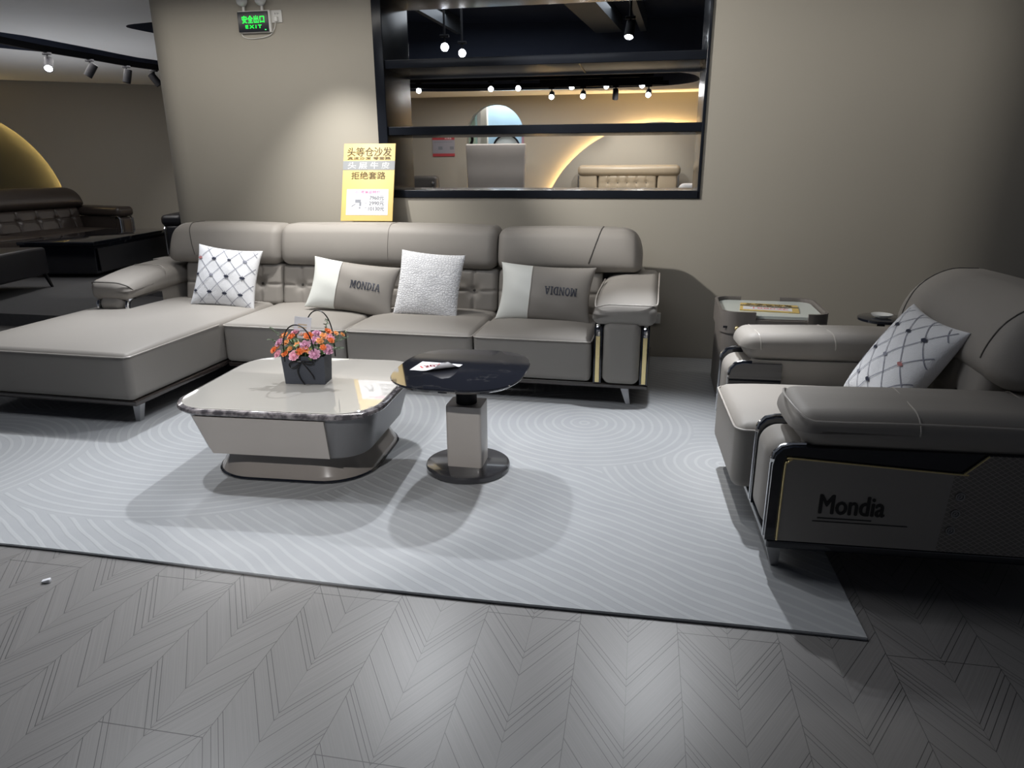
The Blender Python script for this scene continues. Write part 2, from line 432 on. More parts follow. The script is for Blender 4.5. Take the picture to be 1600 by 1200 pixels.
# wall with the shelf opening and a rounded left end; right end bent back to darken
FX0, FX1, FZ0, FZ1 = -2.03, .393, 1.205, 2.66
def wall_section():
    front = [(FX0, WY), (-3.67, WY)]
    mb = MB()
    left = [(-3.67+.3*math.cos(R(a)), WY+.3+.3*math.sin(R(a))) for a in range(270, 89, -12)]
    prism(mb, [(FX0, WY)]+left+[(FX0, WY+.6)], 0, CZ)
    right = [(1.95+1.5*math.sin(R(a)), WY+1.5-1.5*math.cos(R(a))) for a in range(0, 91, 6)]  # bend invented so the wall falls darker towards the right
    prism(mb, [(FX1, WY+.6), (FX1, WY)]+right+[(3.45, WY+2.2), (3.0, WY+2.2), (1.6, WY+.6)], 0, CZ)
    box(mb, FX0, FX1, WY, WY+.6, 0, FZ0); box(mb, FX0, FX1, WY, WY+.6, FZ1, CZ)
    return mb
struct(wall_section().build('wall_back', wallm, weld=0))
m = MB(); a = R(196); cx, cy = -3.67+.3*math.cos(a), WY+.3+.3*math.sin(a)
box(m, cx-.012, cx+.004, cy-.006, cy+.006, .12, CZ-.25); struct(m.build('trim_2', gloss_black))
# ceilings
zone_big = [(-4.93, 6.56), (-4.51, 6.43), (-3.6, 6.28), (-2, 6.22), (1.2, 6.22), (2.4, 6.6), (2.6, 8.2), (2.2, 9.9), (.8, 10.28), (-1.4, 10.30), (-3.2, 9.9), (-4.6, 8.4), (-4.91, 6.98)]
crescent = [(-6.34, 6.57), (-6.22, 7.47), (-6.11, 8.67), (-5.3, 9.9), (-3.58, 10.98), (-1.6, 11.2), (-.15, 11.13), (.55, 11.5), (.77, 12.41), (.5, 13.0), (-.17, 13.28), (-2.0, 13.35), (-4.29, 13.1), (-5.9, 11.5), (-6.72, 9.32), (-6.86, 8.0), (-7.18, 7.40), (-7.6, 6.4), (-7.0, 5.7)]
zone_big = [tuple(p)[:2] for p in catmull([(*p, 0) for p in zone_big], 4, True)]
crescent = [tuple(p)[:2] for p in catmull([(*p, 0) for p in crescent], 4, True)]
m = MB(); holed(m, [(-14, 5.3), (6, 5.3), (6, 16), (-14, 16)], [zone_big, crescent], lambda a, b: (a, b, CZ))
struct(m.build('ceiling', ceilm, weld=0))
m = MB()
for poly, h in ((zone_big, .55), (crescent, .30)):
    loft(m, [[(*p, CZ+.001) for p in poly], [(*p, CZ+h) for p in poly]], caps=False)
    holed(m, poly, [], lambda a, b, h=h: (a, b, CZ+h))
struct(m.build('ceiling_recess', ceilblack, weld=0))
m = MB(); m.add([(-6, -2.5, CZ+.02), (4, -2.5, CZ+.02), (4, 5.3, CZ+.02), (-6, 5.3, CZ+.02)], [(0, 1, 2, 3)]); struct(m.build('ceiling_front', ceilblack))
# far walls
UL = (math.cos(R(33)), math.sin(R(33))); NL = (math.sin(R(33)), -math.cos(R(33))); PL = (-8.75, 10.65)
def onL(t, z, off=0): return (PL[0]+UL[0]*t+NL[0]*off, PL[1]+UL[1]*t+NL[1]*off, z)
circ = [(-2.29+1.64*math.cos(2*PI*k/96), .76+1.64*math.sin(2*PI*k/96)) for k in range(96)]
circ = [(t, max(z, .13)) for t, z in circ if z > .05]
m = MB(); holed(m, [(-6, .1), (1.45, .1), (1.45, CZ), (-6, CZ)], [circ], lambda t, z: onL(t, z))
loft(m, [[onL(t, z) for t, z in circ], [onL(t, z, -.02) for t, z in circ]], caps=False)
rec = [(-2.29+1.80*math.cos(2*PI*k/96), .76+1.80*math.sin(2*PI*k/96)) for k in range(96)]
rec = [(t, max(z, .10)) for t, z in rec if z > 0]
holed(m, rec, [circ], lambda t, z: onL(t, z, -.02))
loft(m, [[onL(t, z, -.02) for t, z in rec], [onL(t, z, -.13) for t, z in rec]], caps=False)

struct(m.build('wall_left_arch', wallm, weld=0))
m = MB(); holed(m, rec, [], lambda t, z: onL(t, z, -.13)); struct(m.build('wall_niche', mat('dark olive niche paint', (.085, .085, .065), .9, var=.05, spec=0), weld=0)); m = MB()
bendpts = [(*onL(1.45, 0)[:2], 0), (-6.45, 12.0, 0), (-5.75, 12.9, 0), (-5.1, 13.9, 0), (-4.75, 14.35, 0)]
bend = catmull(bendpts, 8)
loft(m, [[(p.x, p.y, .1) for p in bend], [(p.x, p.y, CZ) for p in bend]], caps=False, closed_ring=False)
struct(m.build('wall_left', wallm, weld=0))
m = MB()
loft(m, [[onL(-2.29+(1.715+.010*math.cos(b))*math.cos(a), .76+(1.715+.010*math.cos(b))*math.sin(a), -.112+.010*math.sin(b)) for b in [0, PI/2, PI, 1.5*PI]] for a in [R(-20+220*k/80) for k in range(81)]])
tag(m.build('led_strip', ledwarm), 'warm yellow light strip hidden inside the round wall niche at far left', 'light')
arch = [(-2.975+.585*math.cos(R(a)), 1.99+.585*math.sin(R(a))) for a in range(0, 181, 6)]+[(-3.56, .13), (-2.39, .13)]
FY = 14.35
m = MB(); holed(m, [(-4.75, .1), (6, .1), (6, CZ), (-4.75, CZ)], [arch], lambda x, z: (x, FY, z))
loft(m, [[(x, FY, z) for x, z in arch], [(x, FY+.22, z) for x, z in arch]], caps=False)
struct(m.build('wall_far', wallm, weld=0))
# round disc on the far wall with its halo
m = MB(); rr_ = 2.29
dpts = [(.2+rr_*math.cos(R(a)), -.095+rr_*math.sin(R(a))) for a in range(6, 175, 2)]
prism(m, [(x, z) for x, z in dpts]+[(.2-rr_*.99, .13), (.2+rr_*.99, .13)], FY-.20, FY-.10, 'y')
d = thing('wall_disc', 'large round wall panel with a warm glowing edge behind the beige headboard', 'wall panel', (.2, FY-.1, .12))
o = m.build('panel', wallm, d); o.location = (-.2, -(FY-.1), -.12)
ledhalo = mat('halo led strip', (1, .8, .4), .4, emit=(1, .66, .28), estr=130, var=.01)
m = MB(); tube(m, [(.2+2.20*math.cos(R(a)), FY-.03, -.095+2.20*math.sin(R(a))) for a in range(8, 173, 2)], .012, 6)
o = m.build('light_strip', ledhalo, d); o.location = (-.2, -(FY-.1), -.12)

# ---- shelf frame in the wall opening
fr = thing('wall_shelf', 'glossy black open shelf frame set through the wall above the sofa', 'shelf', (-.82, WY, FZ0))
def at_fr(mb, name, mt): o = mb.build(name, mt, fr); o.location = (.82, -WY, -FZ0); return o
y0, y1 = WY-.012, WY+.6
m = MB()
rbox(m, ((-2.03-1.955)/2, (y0+y1)/2, (FZ0+FZ1)/2), (.075, y1-y0, FZ1-FZ0), .006)
at_fr(m, 'side_panel', frame_black)
m = MB(); rbox(m, ((.393+.372)/2, (y0+y1)/2, (FZ0+FZ1)/2), (.021, y1-y0, FZ1-FZ0), .005); at_fr(m, 'side_panel', frame_black)
m = MB(); rbox(m, (-.82, (y0+y1)/2, FZ0+.029), (2.42, y1-y0, .058), .006); at_fr(m, 'bottom_board', frame_black)
m = MB(); rbox(m, (-.82, (y0+y1)/2, FZ1-.012), (2.42, y1-y0, .03), .006); at_fr(m, 'top_board', frame_black)
m = MB(); rbox(m, (-.79, (y0+y1)/2+.01, 1.697), (2.33, y1-y0-.02, .062), .006); at_fr(m, 'shelf_board', frame_black)
m = MB(); rbox(m, (-.79, (y0+y1)/2+.01, 2.165), (2.33, y1-y0-.02, .062), .006); sb = at_fr(m, 'shelf_board', frame_black)
m = MB(); box(m, -.51, -.5, y0+.05, y1-.03, 2.130, 2.1345); at_fr(m, 'brass_inlay', brass)
m = MB(); box(m, -1.955, .372, y1-.012, y1+.003, 2.122, 2.138); at_fr(m, 'edge_strip', steel)

# ---- rug
def rug():
    x0, x1, ya, yb = -4.6, .765, 2.035, 5.38
    nx, ny = 90, 60; vs = []
    def hgt(x, y):
        h = .012
        for bx, by, a, sx_, sy_ in ((.38, 2.45, .020, .07, .18), (.22, 2.40, -.0, .07, .2), (.50, 2.62, .014, .05, .14)):
            h += a*math.exp(-((x-bx+.25*(y-by))/sx_)**2-((y-by)/sy_)**2)
        return h
    top = []
    for i in range(nx+1):
        for j in range(ny+1):
            x = x0+(x1-x0)*i/nx; y = ya+(yb-ya)*(j/ny)**1.4
            yy = y+(.012*math.sin(x*2.1)-.018*(x > -2)*0)*(1-j/ny)-.03*(x/4)*(1-j/ny)
            xx = x-.02*(y-ya)*(i/nx)
            top.append((xx, yy, hgt(x, y)))
    fs = [(i*(ny+1)+j, (i+1)*(ny+1)+j, (i+1)*(ny+1)+j+1, i*(ny+1)+j+1) for i in range(nx) for j in range(ny)]
    mb = MB(); mb.add(top, fs)
    rim = [i*(ny+1) for i in range(nx+1)]+[nx*(ny+1)+j for j in range(1, ny+1)]+[i*(ny+1)+ny for i in range(nx-1, -1, -1)]+[j for j in range(ny-1, 0, -1)]
    loft(mb, [[top[i] for i in rim], [(top[i][0], top[i][1], .001) for i in rim]], caps=False)
    o = mb.build('rug', rugm)
    m2 = MB(); tube(m2, [(top[i][0], top[i][1], top[i][2]-.005) for i in rim], .003, 6, True)
    m2.build('edge_binding', mat('grey rug binding', (.22, .225, .235), .9, bscale=200), o)
    return tag(o, 'large grey rug with pale carved wave lines under the tables', 'rug')
rug()

# ------------------------------------------------------------------ upholstery builders (local frame: x along, y back, z up)
def headrest(parent, mt, x0, x1, y0, y1, z0, z1, seams=(), lean=.10, bulge=.035, ends=(0, 0), seam_m=None, r=.09):
    """rounded top roll of a backrest; seams = (x at bottom, x at top) piping lines"""
    h = z1-z0; hx = (x1-x0)/2; hy = (y1-y0)/2; hz = h/2; c = ((x0+x1)/2, (y0+y1)/2, (z0+z1)/2)
    cr = ends[2] if len(ends) > 2 else .15
    def fn(x, y, z):
        t = min(1, max(0, (z+hz)/h))
        k = 1 if y < 0 else .4
        yy = y+lean*t**1.7 - k*bulge*math.sin(PI*t**.8)
        ex = max(0, (abs(x)-(hx-.10))/.10); yy += k*.014*ex*ex
        zz = z
        e = min(1, max(0, abs(x)-(hx-cr))/cr); q = ends[0] if x < 0 else ends[1]
        zz -= q*cr*(1-math.sqrt(max(0, 1-.96*e*e)))*min(1, t*1.3)
        zz += .010*math.cos(x/hx*PI/2)*t
        return (x, yy, zz)
    mb = MB(); rbox(mb, c, (2*hx, 2*hy, h), min(r, hy*.9), (40, 3, 10), 6, fn)
    o = mb.build('headrest', mt, parent, 60)
    for xb, xt in seams:
        pts = []
        prof = []
        rr2 = min(r, hy*.9)
        for k in range(9): prof.append((-hy, -hz+rr2+(h-2*rr2)*k/8))
        for k in range(1, 7): a = k/6*PI/2; prof.append((-hy+rr2-rr2*math.cos(a), hz-rr2+rr2*math.sin(a)))
        prof.append((hy-rr2, hz))
        for yy, zz in prof:
            t = (zz+hz)/h; x = xb+(xt-xb)*t-c[0]
            q = fn(x, yy, zz); pts.append((q[0]+c[0], q[1]+c[1]-.0005, q[2]+c[2]+.0008))
        m2 = MB(); tube(m2, pts, .0035, 6); m2.build('seam', seam_m or seam_dark, o)
    return o
def tufted(parent, mt, x0, x1, y0, z0, z1, lean=.06, thick=.16, buttons=(.2, .5, .8), row=.5, depth=.032, name='back_cushion'):
    hx = (x1-x0)/2; hz = (z1-z0)/2; c = ((x0+x1)/2, y0+thick/2, (z0+z1)/2); w_ = x1-x0
    bx = [-hx+w_*b for b in buttons]; zr = -hz+2*hz*row
    def fn(x, y, z):
        t = (z+hz)/(2*hz); k = max(0, -y/(thick/2))
        d = 0
        for b in bx: d = max(d, .45*math.exp(-((x-b)/.013)**2), math.exp(-((x-b)**2+(z-zr)**2)/.0016))
        d = max(d, .35*math.exp(-((z-zr)/.010)**2))
        return (x, y+lean*t+k*depth*d-k*.018*(1-(x/hx)**4), z)
    mb = MB(); rbox(mb, c, (w_, thick, 2*hz), .04, (max(12, int(w_/.011)), 2, 26), 4, fn)
    o = mb.build(name, mt, parent, 70)
    for b in bx:
        q = fn(b, -thick/2, zr); m2 = MB()
        prof = [(.002, .006), (.008, .005), (.011, .001), (.011, -.004)]
        loft(m2, [[(c[0]+q[0]+r_*math.cos(2*PI*k/12), c[1]+q[1]-z_-.002, c[2]+q[2]+r_*math.sin(2*PI*k/12)) for k in range(12)] for r_, z_ in prof])
        m2.build('button', seam_dark, o)
    return o
def seat(parent, mt, x0, x1, y0, y1, z0, z1, dome=.025, pipe=leather_seam, name='seat_cushion', r=.035, sides=.55, slant=.0):
    c = ((x0+x1)/2, (y0+y1)/2, (z0+z1)/2); sx, sy, sz = x1-x0, y1-y0, z1-z0
    def fn(x, y, z):
        t = (z+sz/2)/sz
        ex = 1-(2*x/sx)**4; ey = 1-(2*y/sy)**4
        return (x, y+slant*(1-t)*(1 if y < 0 else 0), z+dome*max(0, ex)*max(0, ey)*max(0, t*2-1)+(-.004*max(0, 1-t) if 0 else 0))
    mb = MB(); rbox(mb, c, (sx, sy, sz), r, (12, 12, 4), 4, fn); o = mb.build(name, mt, parent, 60)
    zz = z1-r*.42; off = r*.30*.3
    pts = [(x0-.001, y0+sy*sides, zz)]
    pts += [(x0-.001+off, y0+r*1.2, zz)]
    for k in range(7):
        a = k/6*PI/2; pts.append((x0+r-(r)*math.cos(a), y0+r-r*math.sin(a), zz))
    n = 14
    for k in range(1, n): pts.append((x0+r+(sx-2*r)*k/n, y0-.001, zz+.0*dome*math.sin(PI*k/n)))
    for k in range(7):
        a = k/6*PI/2; pts.append((x1-r+r*math.sin(a), y0+r-r*math.cos(a), zz))
    pts += [(x1+.001, y0+sy*sides, zz)]
    m2 = MB(); tube(m2, pts, .0045, 6); m2.build('piping', pipe, o)
    return o
def blade_leg(parent, x, y, dx, dy, z0=0, z1=.125, mt=steel, wd=.05, th=.018):
    """tapered blade foot, top leans away by (dx, dy)"""
    mb = MB(); rings = []
    for t, k in ((0, .55), (.5, .8), (1, 1.05)):
        rings.append([(x+dx*t+sx*wd/2*k, y+dy*t+sy*th*(.7+.5*k), z0+(z1-z0)*t) for sx, sy in ((-1, -1), (1, -1), (1, 1), (-1, 1))])
    loft(mb, rings); return mb.build('leg', mt, parent, 25)

# ------------------------------------------------------------------ the big sofa
SX, SY, SR = -1.4, 4.185, R(-1.5)
sofa = thing('sectional_sofa', 'long taupe leather corner sofa with chaise, tufted back and brass strips', 'sofa', (SX, SY, 0), SR)
SEATZ = .425
# seat modules
seat(sofa, leather, -1.395, -.505, 0, .86, .155, SEATZ, .03)
seat(sofa, leather, -.495, .365, 0, .86, .155, SEATZ, .03)
seat(sofa, leather, .375, 1.125, 0, .86, .155, SEATZ, .03)
seat(sofa, leather, -2.66, -1.405, -.885, .86, .155, SEATZ+.01, .03, name='chaise_cushion', r=.04, sides=.50)
# base rails and plinth
m = MB()
rbox(m, (.045, .50, .137), (2.86, .98, .03), .008, seg=2); m.build('base_rail', gloss_brown, sofa)
m = MB(); rbox(m, (-2.03, .06, .139), (1.25, 1.86, .032), .008, seg=2); m.build('chaise_rail', gloss_brown, sofa)
m = MB(); box(m, -2.6, 1.4, .93, 1.08, .15, .72); m.build('back_frame', leather, sofa)
for x, y, dx, dy in ((1.36, .06, -.03, .02), (-1.46, -.80, 0.0, .015), (-2.60, -.80, 0.0, .015), (1.36, .92, -.03, 0), (-2.58, .9, 0, 0), (-.5, .92, 0, 0)):
    blade_leg(sofa, x, y, dx, dy, .012 if y > -2 else 0)
# tufted lower backs
for x0, x1 in ((-2.18, -1.34), (-1.335, -.505), (-.50, .365), (.37, 1.12)):
    tufted(sofa, leather, x0, x1, .70, .415, .735, .07, .2)
# headrests
headrest(sofa, leather, -2.30, -1.335, .72, .99, .725, 1.02, ((-2.02, -2.10),), .05, .02, (1.0, 0), r=.065)
headrest(sofa, leather, -1.33, .36, .72, .99, .725, 1.025, ((-.45, -.45),), .05, .02, (0, 0), r=.065, seam_m=leather)
headrest(sofa, leather, .366, 1.385, .72, .99, .725, 1.015, ((1.00, 1.10),), .05, .02, (0, 1.0), r=.065)
def sofa_arm(parent, s, xi, yf, zb, mt=leather, kw=1.0):
    """s=+1 right arm; xi = inner x; yf = front y; zb = where the visible pillar starts"""
    X = lambda a: xi+s*a*kw
    yb = .98
    # pad
    L = yb-yf
    def fn(x, y, z):
        t = (y+L/2)/L
        inner = max(0, -x*s/.18)
        zz = z+.055*math.sin(min(1, t*1.5)*PI/2)*(1 if z > 0 else .25)+.02*t
        zz -= .045*inner**2*(1 if z > 0 else .0)
        return (x, y+(.03*(1-(x/.2)**2) if y > 0 else -.02*(1-(x/.2)**2)), zz)
    mb = MB(); rbox(mb, (X(.185), (yf+yb)/2, .585), (.385*kw, L, .135), .05, (10, 16, 4), 4, fn)
    pad = mb.build('arm_pad', mt, parent, 60)
    zz = .632
    if s > 0: pts = [(X(.02), yf+.62*L, .605+.10), (X(-.004), yf+.3*L, zz+.020), (X(.004), yf+.10, zz-.012), (X(.03), yf+.02, zz-.002), (X(.09), yf-.012, zz+.018), (X(.19), yf-.021, zz+.020), (X(.30), yf-.012, zz+.018), (X(.355), yf+.015, zz+.014), (X(.378), yf+.07, zz+.016), (X(.379), yf+.3*L, zz+.045), (X(.379), yf+.6*L, zz+.075), (X(.378), yf+.85*L, zz+.09)]
    else: pts = [(X(-.002), yf+.05, zz-.04), (X(.01), yf+.02, zz-.012), (X(.04), yf-.002, zz+.006), (X(.09), yf-.014, zz+.018), (X(.19), yf-.021, zz+.021), (X(.30), yf-.012, zz+.019), (X(.36), yf+.015, zz+.010), (X(.38), yf+.05, zz-.02)]
    m2 = MB(); tube(m2, catmull(pts, 5), .0045, 6); m2.build('piping', leather_seam if s > 0 else seam_dark, pad)
    if s < 0:
        ring = [(X(.185)+hx_, yf+.52*L, z_) for hx_, z_ in ((.19*kw, .60), (.192*kw, .66), (.175*kw, .70), (.12*kw, .719), (0, .722), (-.12*kw, .719), (-.19*kw, .69))]
        m2 = MB(); tube(m2, catmull(ring, 4), .0028, 6); m2.build('seam', leather_seam, pad)
    # lower body
    mb = MB(); box(mb, min(X(.03), X(.325)), max(X(.03), X(.325)), yf+.10, yb, zb, .56); mb.build('arm_side', mt, parent)
    # pillar
    mb = MB(); rbox(mb, (X(.178), yf+.10, (zb+.545)/2), (.225*kw, .26, .545-zb), .05, (3, 3, 4), 4); mb.build('arm_pillar', mt, parent, 60)
    # black frames with brass strips and chrome caps at either side
    for a in (.035, .318):
        mb = MB()
        prof = [(yf+.005, zb), (yf+.005, .475), (yf+.012, .50), (yf+.028, .516), (yf+.05, .525), (yf+.36, .53), (yf+.36, zb)]
        prism(mb, prof, X(a)-.024, X(a)+.024, 'x'); fo = mb.build('black_frame', gloss_black, parent, 20)
        mb = MB(); rbox(mb, (X(a), yf+.003, (zb+.005+.46)/2), (.026, .012, .455-zb), .003); mb.build('brass_strip', brass, fo)
        mb = MB(); pts = [(X(a), yf+.002, .455), (X(a), yf+.001, .48), (X(a), yf+.008, .504), (X(a), yf+.026, .519), (X(a), yf+.06, .526)]
        tube(mb, pts, .015, 8); mb.build('chrome_cap', chrome, fo)
sofa_arm(sofa, 1, 1.13, .0, .155)
sofa_arm(sofa, -1, -2.235, .17, .44, leather, .84)
for z in (.25, .30, .35):                             # three round studs on the outer face of the right arm
    m = MB(); lathe_c = (1.457, .42, z)
    loft(m, [[(lathe_c[0]+dz, lathe_c[1]+r_*math.cos(2*PI*k/14), lathe_c[2]+r_*math.sin(2*PI*k/14)) for k in range(14)] for r_, dz in ((.014, 0), (.014, .006), (.009, .010), (.003, .010))])
    m.build('stud', steel, sofa)

# ------------------------------------------------------------------ throw pillows
def psurf(w_, h_, t_, u, v, side, pin=.09, k=.42, droop=0):
    x = w_/2*u*(1-pin*(1-v*v)); y = h_/2*v*(1-pin*(1-u*u))
    z = side*t_/2*max(0, (1-u*u)*(1-v*v))**k
    return Vector((x, y, z + droop*(1-v)*.0))
def pillow(name, label, w_, h_, t_, mt, loc, rot, split=None, group='throw pillows on the seats', k=.42, pin=.09, n=36):
    mb = MB()
    mats = mt if isinstance(mt, (list, tuple)) else [mt]
    def par(i): s = -1+2*i/n; return math.copysign(abs(s)**.8, s) if False else math.sin(s*PI/2)
    for side in (1, -1):
        us = [par(i) for i in range(n+1)]
        if split is not None:
            j = min(range(n+1), key=lambda q: abs(us[q]-split)); us[j] = split
        vs = []
        for u in us:
            for v in [par(j) for j in range(n+1)]:
                p = psurf(w_, h_, t_, u, v, side, pin, k)
                wr = .004*math.sin(7*u+3*v*side)*math.sin(5*v-2*u)*(1-u*u)*(1-v*v)
                vs.append((p.x, p.y, p.z+wr*side))
        for i in range(n):
            mi = 0 if split is None else (0 if us[i+1] <= split+1e-6 else 1)
            mb.add(vs, [], mi) if i == 0 else None
        base = len(mb.v)-len(vs)
        for i in range(n):
            mi = 0 if split is None else (0 if us[i+1] <= split+1e-6 else 1)
            for j in range(n):
                f = (i*(n+1)+j, (i+1)*(n+1)+j, (i+1)*(n+1)+j+1, i*(n+1)+j+1)
                f = f if side > 0 else f[::-1]
                mb.f.append(tuple(q+base for q in f)); mb.m.append(mi)
    o = mb.build(name, mats, None, 180)
    o.location = loc; o.rotation_mode = 'XYZ'; o.rotation_euler = rot
    return tag(o, label, 'pillow', group)
def on_pillow(w_, h_, t_, k=.42, pin=.09, lift=.002):
    def f(x, y, z=0):
        # invert roughly the pincushion
        u = x/(w_/2); v = y/(h_/2)
        for _ in range(4):
            u = x/(w_/2*(1-pin*(1-v*v))); v = y/(h_/2*(1-pin*(1-u*u)))
        u = max(-.995, min(.995, u)); v = max(-.995, min(.995, v))
        p = psurf(w_, h_, t_, u, v, 1, pin, k); return (p.x, p.y, p.z+lift+z+.004*math.sin(7*u+3*v)*math.sin(5*v-2*u)*(1-u*u)*(1-v*v))
    return f
def lattice_pillow(label, w_, h_, t_, loc, rot, seed, phase=0):
    o = pillow('throw_pillow', label, w_, h_, t_, fluff, loc, rot)
    f = on_pillow(w_, h_, t_, lift=.0035)
    nodes = []
    sp = .118; sq = .125
    def strip(mb, pts, wd, mi=0):
        P = [Vector((*p, 0)) for p in pts]; vs = []
        for i, p in enumerate(P):
            t = (P[min(i+1, len(P)-1)]-P[max(i-1, 0)]).normalized(); s = Vector((-t.y, t.x, 0))
            vs += [f(p.x+s.x*wd/2, p.y+s.y*wd/2), f(p.x-s.x*wd/2, p.y-s.y*wd/2)]
        mb.add(vs, [(2*i, 2*i+1, 2*i+3, 2*i+2) for i in range(len(P)-1)], mi)
    mb = MB(); lim = (w_/2*.93, h_/2*.93)
    for sgn in (1, -1):
        for q in range(-6, 7):
            c0 = q*sp+phase*sp
            pts = []
            for i in range(61):
                x = -w_/2+w_*i/60; y = sgn*(x-c0)*sq/sp
                if abs(x) < lim[0] and abs(y) < lim[1]: pts.append((x, y))
            if len(pts) > 3: strip(mb, pts, .0036)
    mb.build('stitched_lines', thread, o)
    rnd = random.Random(seed)
    for i in range(-3, 4):
        for j in range(-6, 7):
            if (i+j) % 2 and False: continue
            x = (i*1.0)*sp+phase*sp; y = j*sq
            if (j % 1): continue
            if abs(x) > lim[0]*.97 or abs(y) > lim[1]*.97: continue
            mi = 2 if rnd.random() < .14 else 1 if rnd.random() < .8 else 0
            sc = .016*rnd.uniform(.8, 1.15)
            mb = MB()
            for ang, ln, wd in ((0, 1.2, .62), (PI/2, 1.15, .2), (PI/4, .8, .22), (-PI/4, .8, .22)):
                e = [(-ln, 0), (-ln*.5, wd), (0, wd*.35), (ln*.5, wd), (ln, 0), (ln*.5, -wd), (0, -wd*.35), (-ln*.5, -wd)]
                vs = []
                for a, b_ in e:
                    xx = x+sc*(a*math.cos(ang)-b_*math.sin(ang)*.8); yy = y+sc*(a*math.sin(ang)+b_*math.cos(ang)*.8)
                    vs.append(f(xx, yy, .0015))
                mb.add(vs, [(0, 1, 2, 7), (2, 3, 4, 5), (2, 5, 6, 7)])
            mb.build('embroidered_bow', (thread, threadnavy, threadred)[mi], o, weld=0)
    return o
SLAB = {  # slab serif capitals as quads on a 1 x 1 grid
 'M': (1.15, [((0, 0), (.36, 0), (.36, .1), (0, .1)), ((.09, .1), (.27, .1), (.27, .9), (.09, .9)), ((0, .9), (.30, .9), (.30, 1), (0, 1)), ((.79, 0), (1.15, 0), (1.15, .1), (.79, .1)), ((.88, .1), (1.06, .1), (1.06, .9), (.88, .9)), ((.85, .9), (1.15, .9), (1.15, 1), (.85, 1)), ((.22, 1), (.40, 1), (.66, .12), (.50, .12)), ((.75, 1), (.93, 1), (.66, .12), (.50, .12))]),
 'O': (.9, 'ring'), 'N': (1.0, [((0, 0), (.34, 0), (.34, .1), (0, .1)), ((.1, .1), (.24, .1), (.24, .9), (.1, .9)), ((0, .9), (.30, .9), (.30, 1), (0, 1)), ((.66, .9), (1, .9), (1, 1), (.66, 1)), ((.76, 0), (.90, 0), (.90, .9), (.76, .9)), ((.1, 1), (.32, 1), (.90, 0), (.70, 0))]),
 'D': (.92, [((0, 0), (.4, 0), (.4, .1), (0, .1)), ((.1, .1), (.30, .1), (.30, .9), (.1, .9)), ((0, .9), (.4, .9), (.4, 1), (0, 1))]),
 'I': (.44, [((0, 0), (.44, 0), (.44, .1), (0, .1)), ((.12, .1), (.32, .1), (.32, .9), (.12, .9)), ((0, .9), (.44, .9), (.44, 1), (0, 1))]),
 'A': (1.0, [((0, 0), (.34, 0), (.34, .1), (0, .1)), ((.62, 0), (1, 0), (1, .1), (.62, .1)), ((.08, .1), (.22, .1), (.54, 1), (.40, 1)), ((.72, .1), (.92, .1), (.62, 1), (.40, 1)), ((.24, .28), (.70, .28), (.70, .38), (.24, .38))])}
def slab_word(word, height):
    vs, fs, x = [], [], 0
    def quad(q):
        n = 4
        for i in range(n):
            for j in range(n):
                o = len(vs)
                for a, b in ((i, j), (i+1, j), (i+1, j+1), (i, j+1)):
                    s, t = a/n, b/n
                    p = [(q[0][c]*(1-s)+q[1][c]*s)*(1-t)+(q[3][c]*(1-s)+q[2][c]*s)*t for c in (0, 1)]
                    vs.append(((x+p[0])*height, p[1]*height, 0))
                fs.append((o, o+1, o+2, o+3))
    def arc(cx, rx0, ry0, rx1, ry1, a0, a1, n=16):
        for k in range(n):
            a, b = R(a0+(a1-a0)*k/n), R(a0+(a1-a0)*(k+1)/n)
            quad([(cx+rx0*math.cos(a), .5+ry0*math.sin(a)), (cx+rx1*math.cos(a), .5+ry1*math.sin(a)), (cx+rx1*math.cos(b), .5+ry1*math.sin(b)), (cx+rx0*math.cos(b), .5+ry0*math.sin(b))])
    for ch in word:
        wd, parts = SLAB[ch]
        if parts == 'ring': arc(.45, .24, .38, .45, .52, 0, 360, 24)
        else:
            for q in parts: quad(q)
            if ch == 'D': arc(.4, .28, .40, .50, .50, -90, 90)
        x += wd+.10
    tot = (x-.10)*height
    return [(v[0]-tot/2, v[1]-height/2, v[2]) for v in vs], fs
def word_pillow(label, w_, h_, t_, loc, rot, flip):
    o = pillow('throw_pillow', label, w_, h_, t_, [whiteleather, leather], loc, rot, split=-.30, k=.40)
    f = on_pillow(w_, h_, t_, k=.40, lift=.003)
    vs, fs = slab_word('MONDIA', .054)
    mb = MB(); k = .205/max(v[0] for v in vs)/2*1.05
    q = -1 if flip else 1
    mb.add([f(.115+q*v[0]*k, .01+q*v[1]) for v in vs], fs); mb.build('lettering', silver_letter, o, weld=0)
    vs2 = [(.1+0, 0)]
    mb = MB(); seam_x = w_/2*(-.30)
    tube(mb, [f(seam_x*(1-.09*(1-(y/h_*2)**2)), y, 0.0) for y in [h_*(-.44+.88*i/30) for i in range(31)]], .002, 5)
    mb.build('seam', leather_seam, o)
    return o
def lean_rot(tilt, yaw, roll):
    """pillow standing on its edge, face to -y: tilt back, then turn"""
    return (Matrix.Rotation(yaw, 4, 'Z') @ Matrix.Rotation(PI/2-tilt, 4, 'X') @ Matrix.Rotation(roll, 4, 'Z')).to_euler()
lattice_pillow('square white plush pillow with stitched diamonds and bows on the chaise corner', .50, .46, .13, (-3.045, 4.745, .652), lean_rot(R(20), R(6), R(-6)), 3, .25)
word_pillow('oblong white and taupe leather pillow with upright dark lettering', .66, .38, .15, (-2.03, 4.70, .612), lean_rot(R(24), R(3), R(-7)), False)
pillow('throw_pillow', 'square white crocodile-textured plush pillow in the middle of the sofa', .47, .46, .14, croc, (-1.455, 4.685, .648), lean_rot(R(20), R(-2), R(-4)), pin=.06)
word_pillow('oblong white and taupe leather pillow with upside-down lettering by right arm', .66, .40, .15, (-.63, 4.66, .612), lean_rot(R(22), R(-3), R(-2)), True)

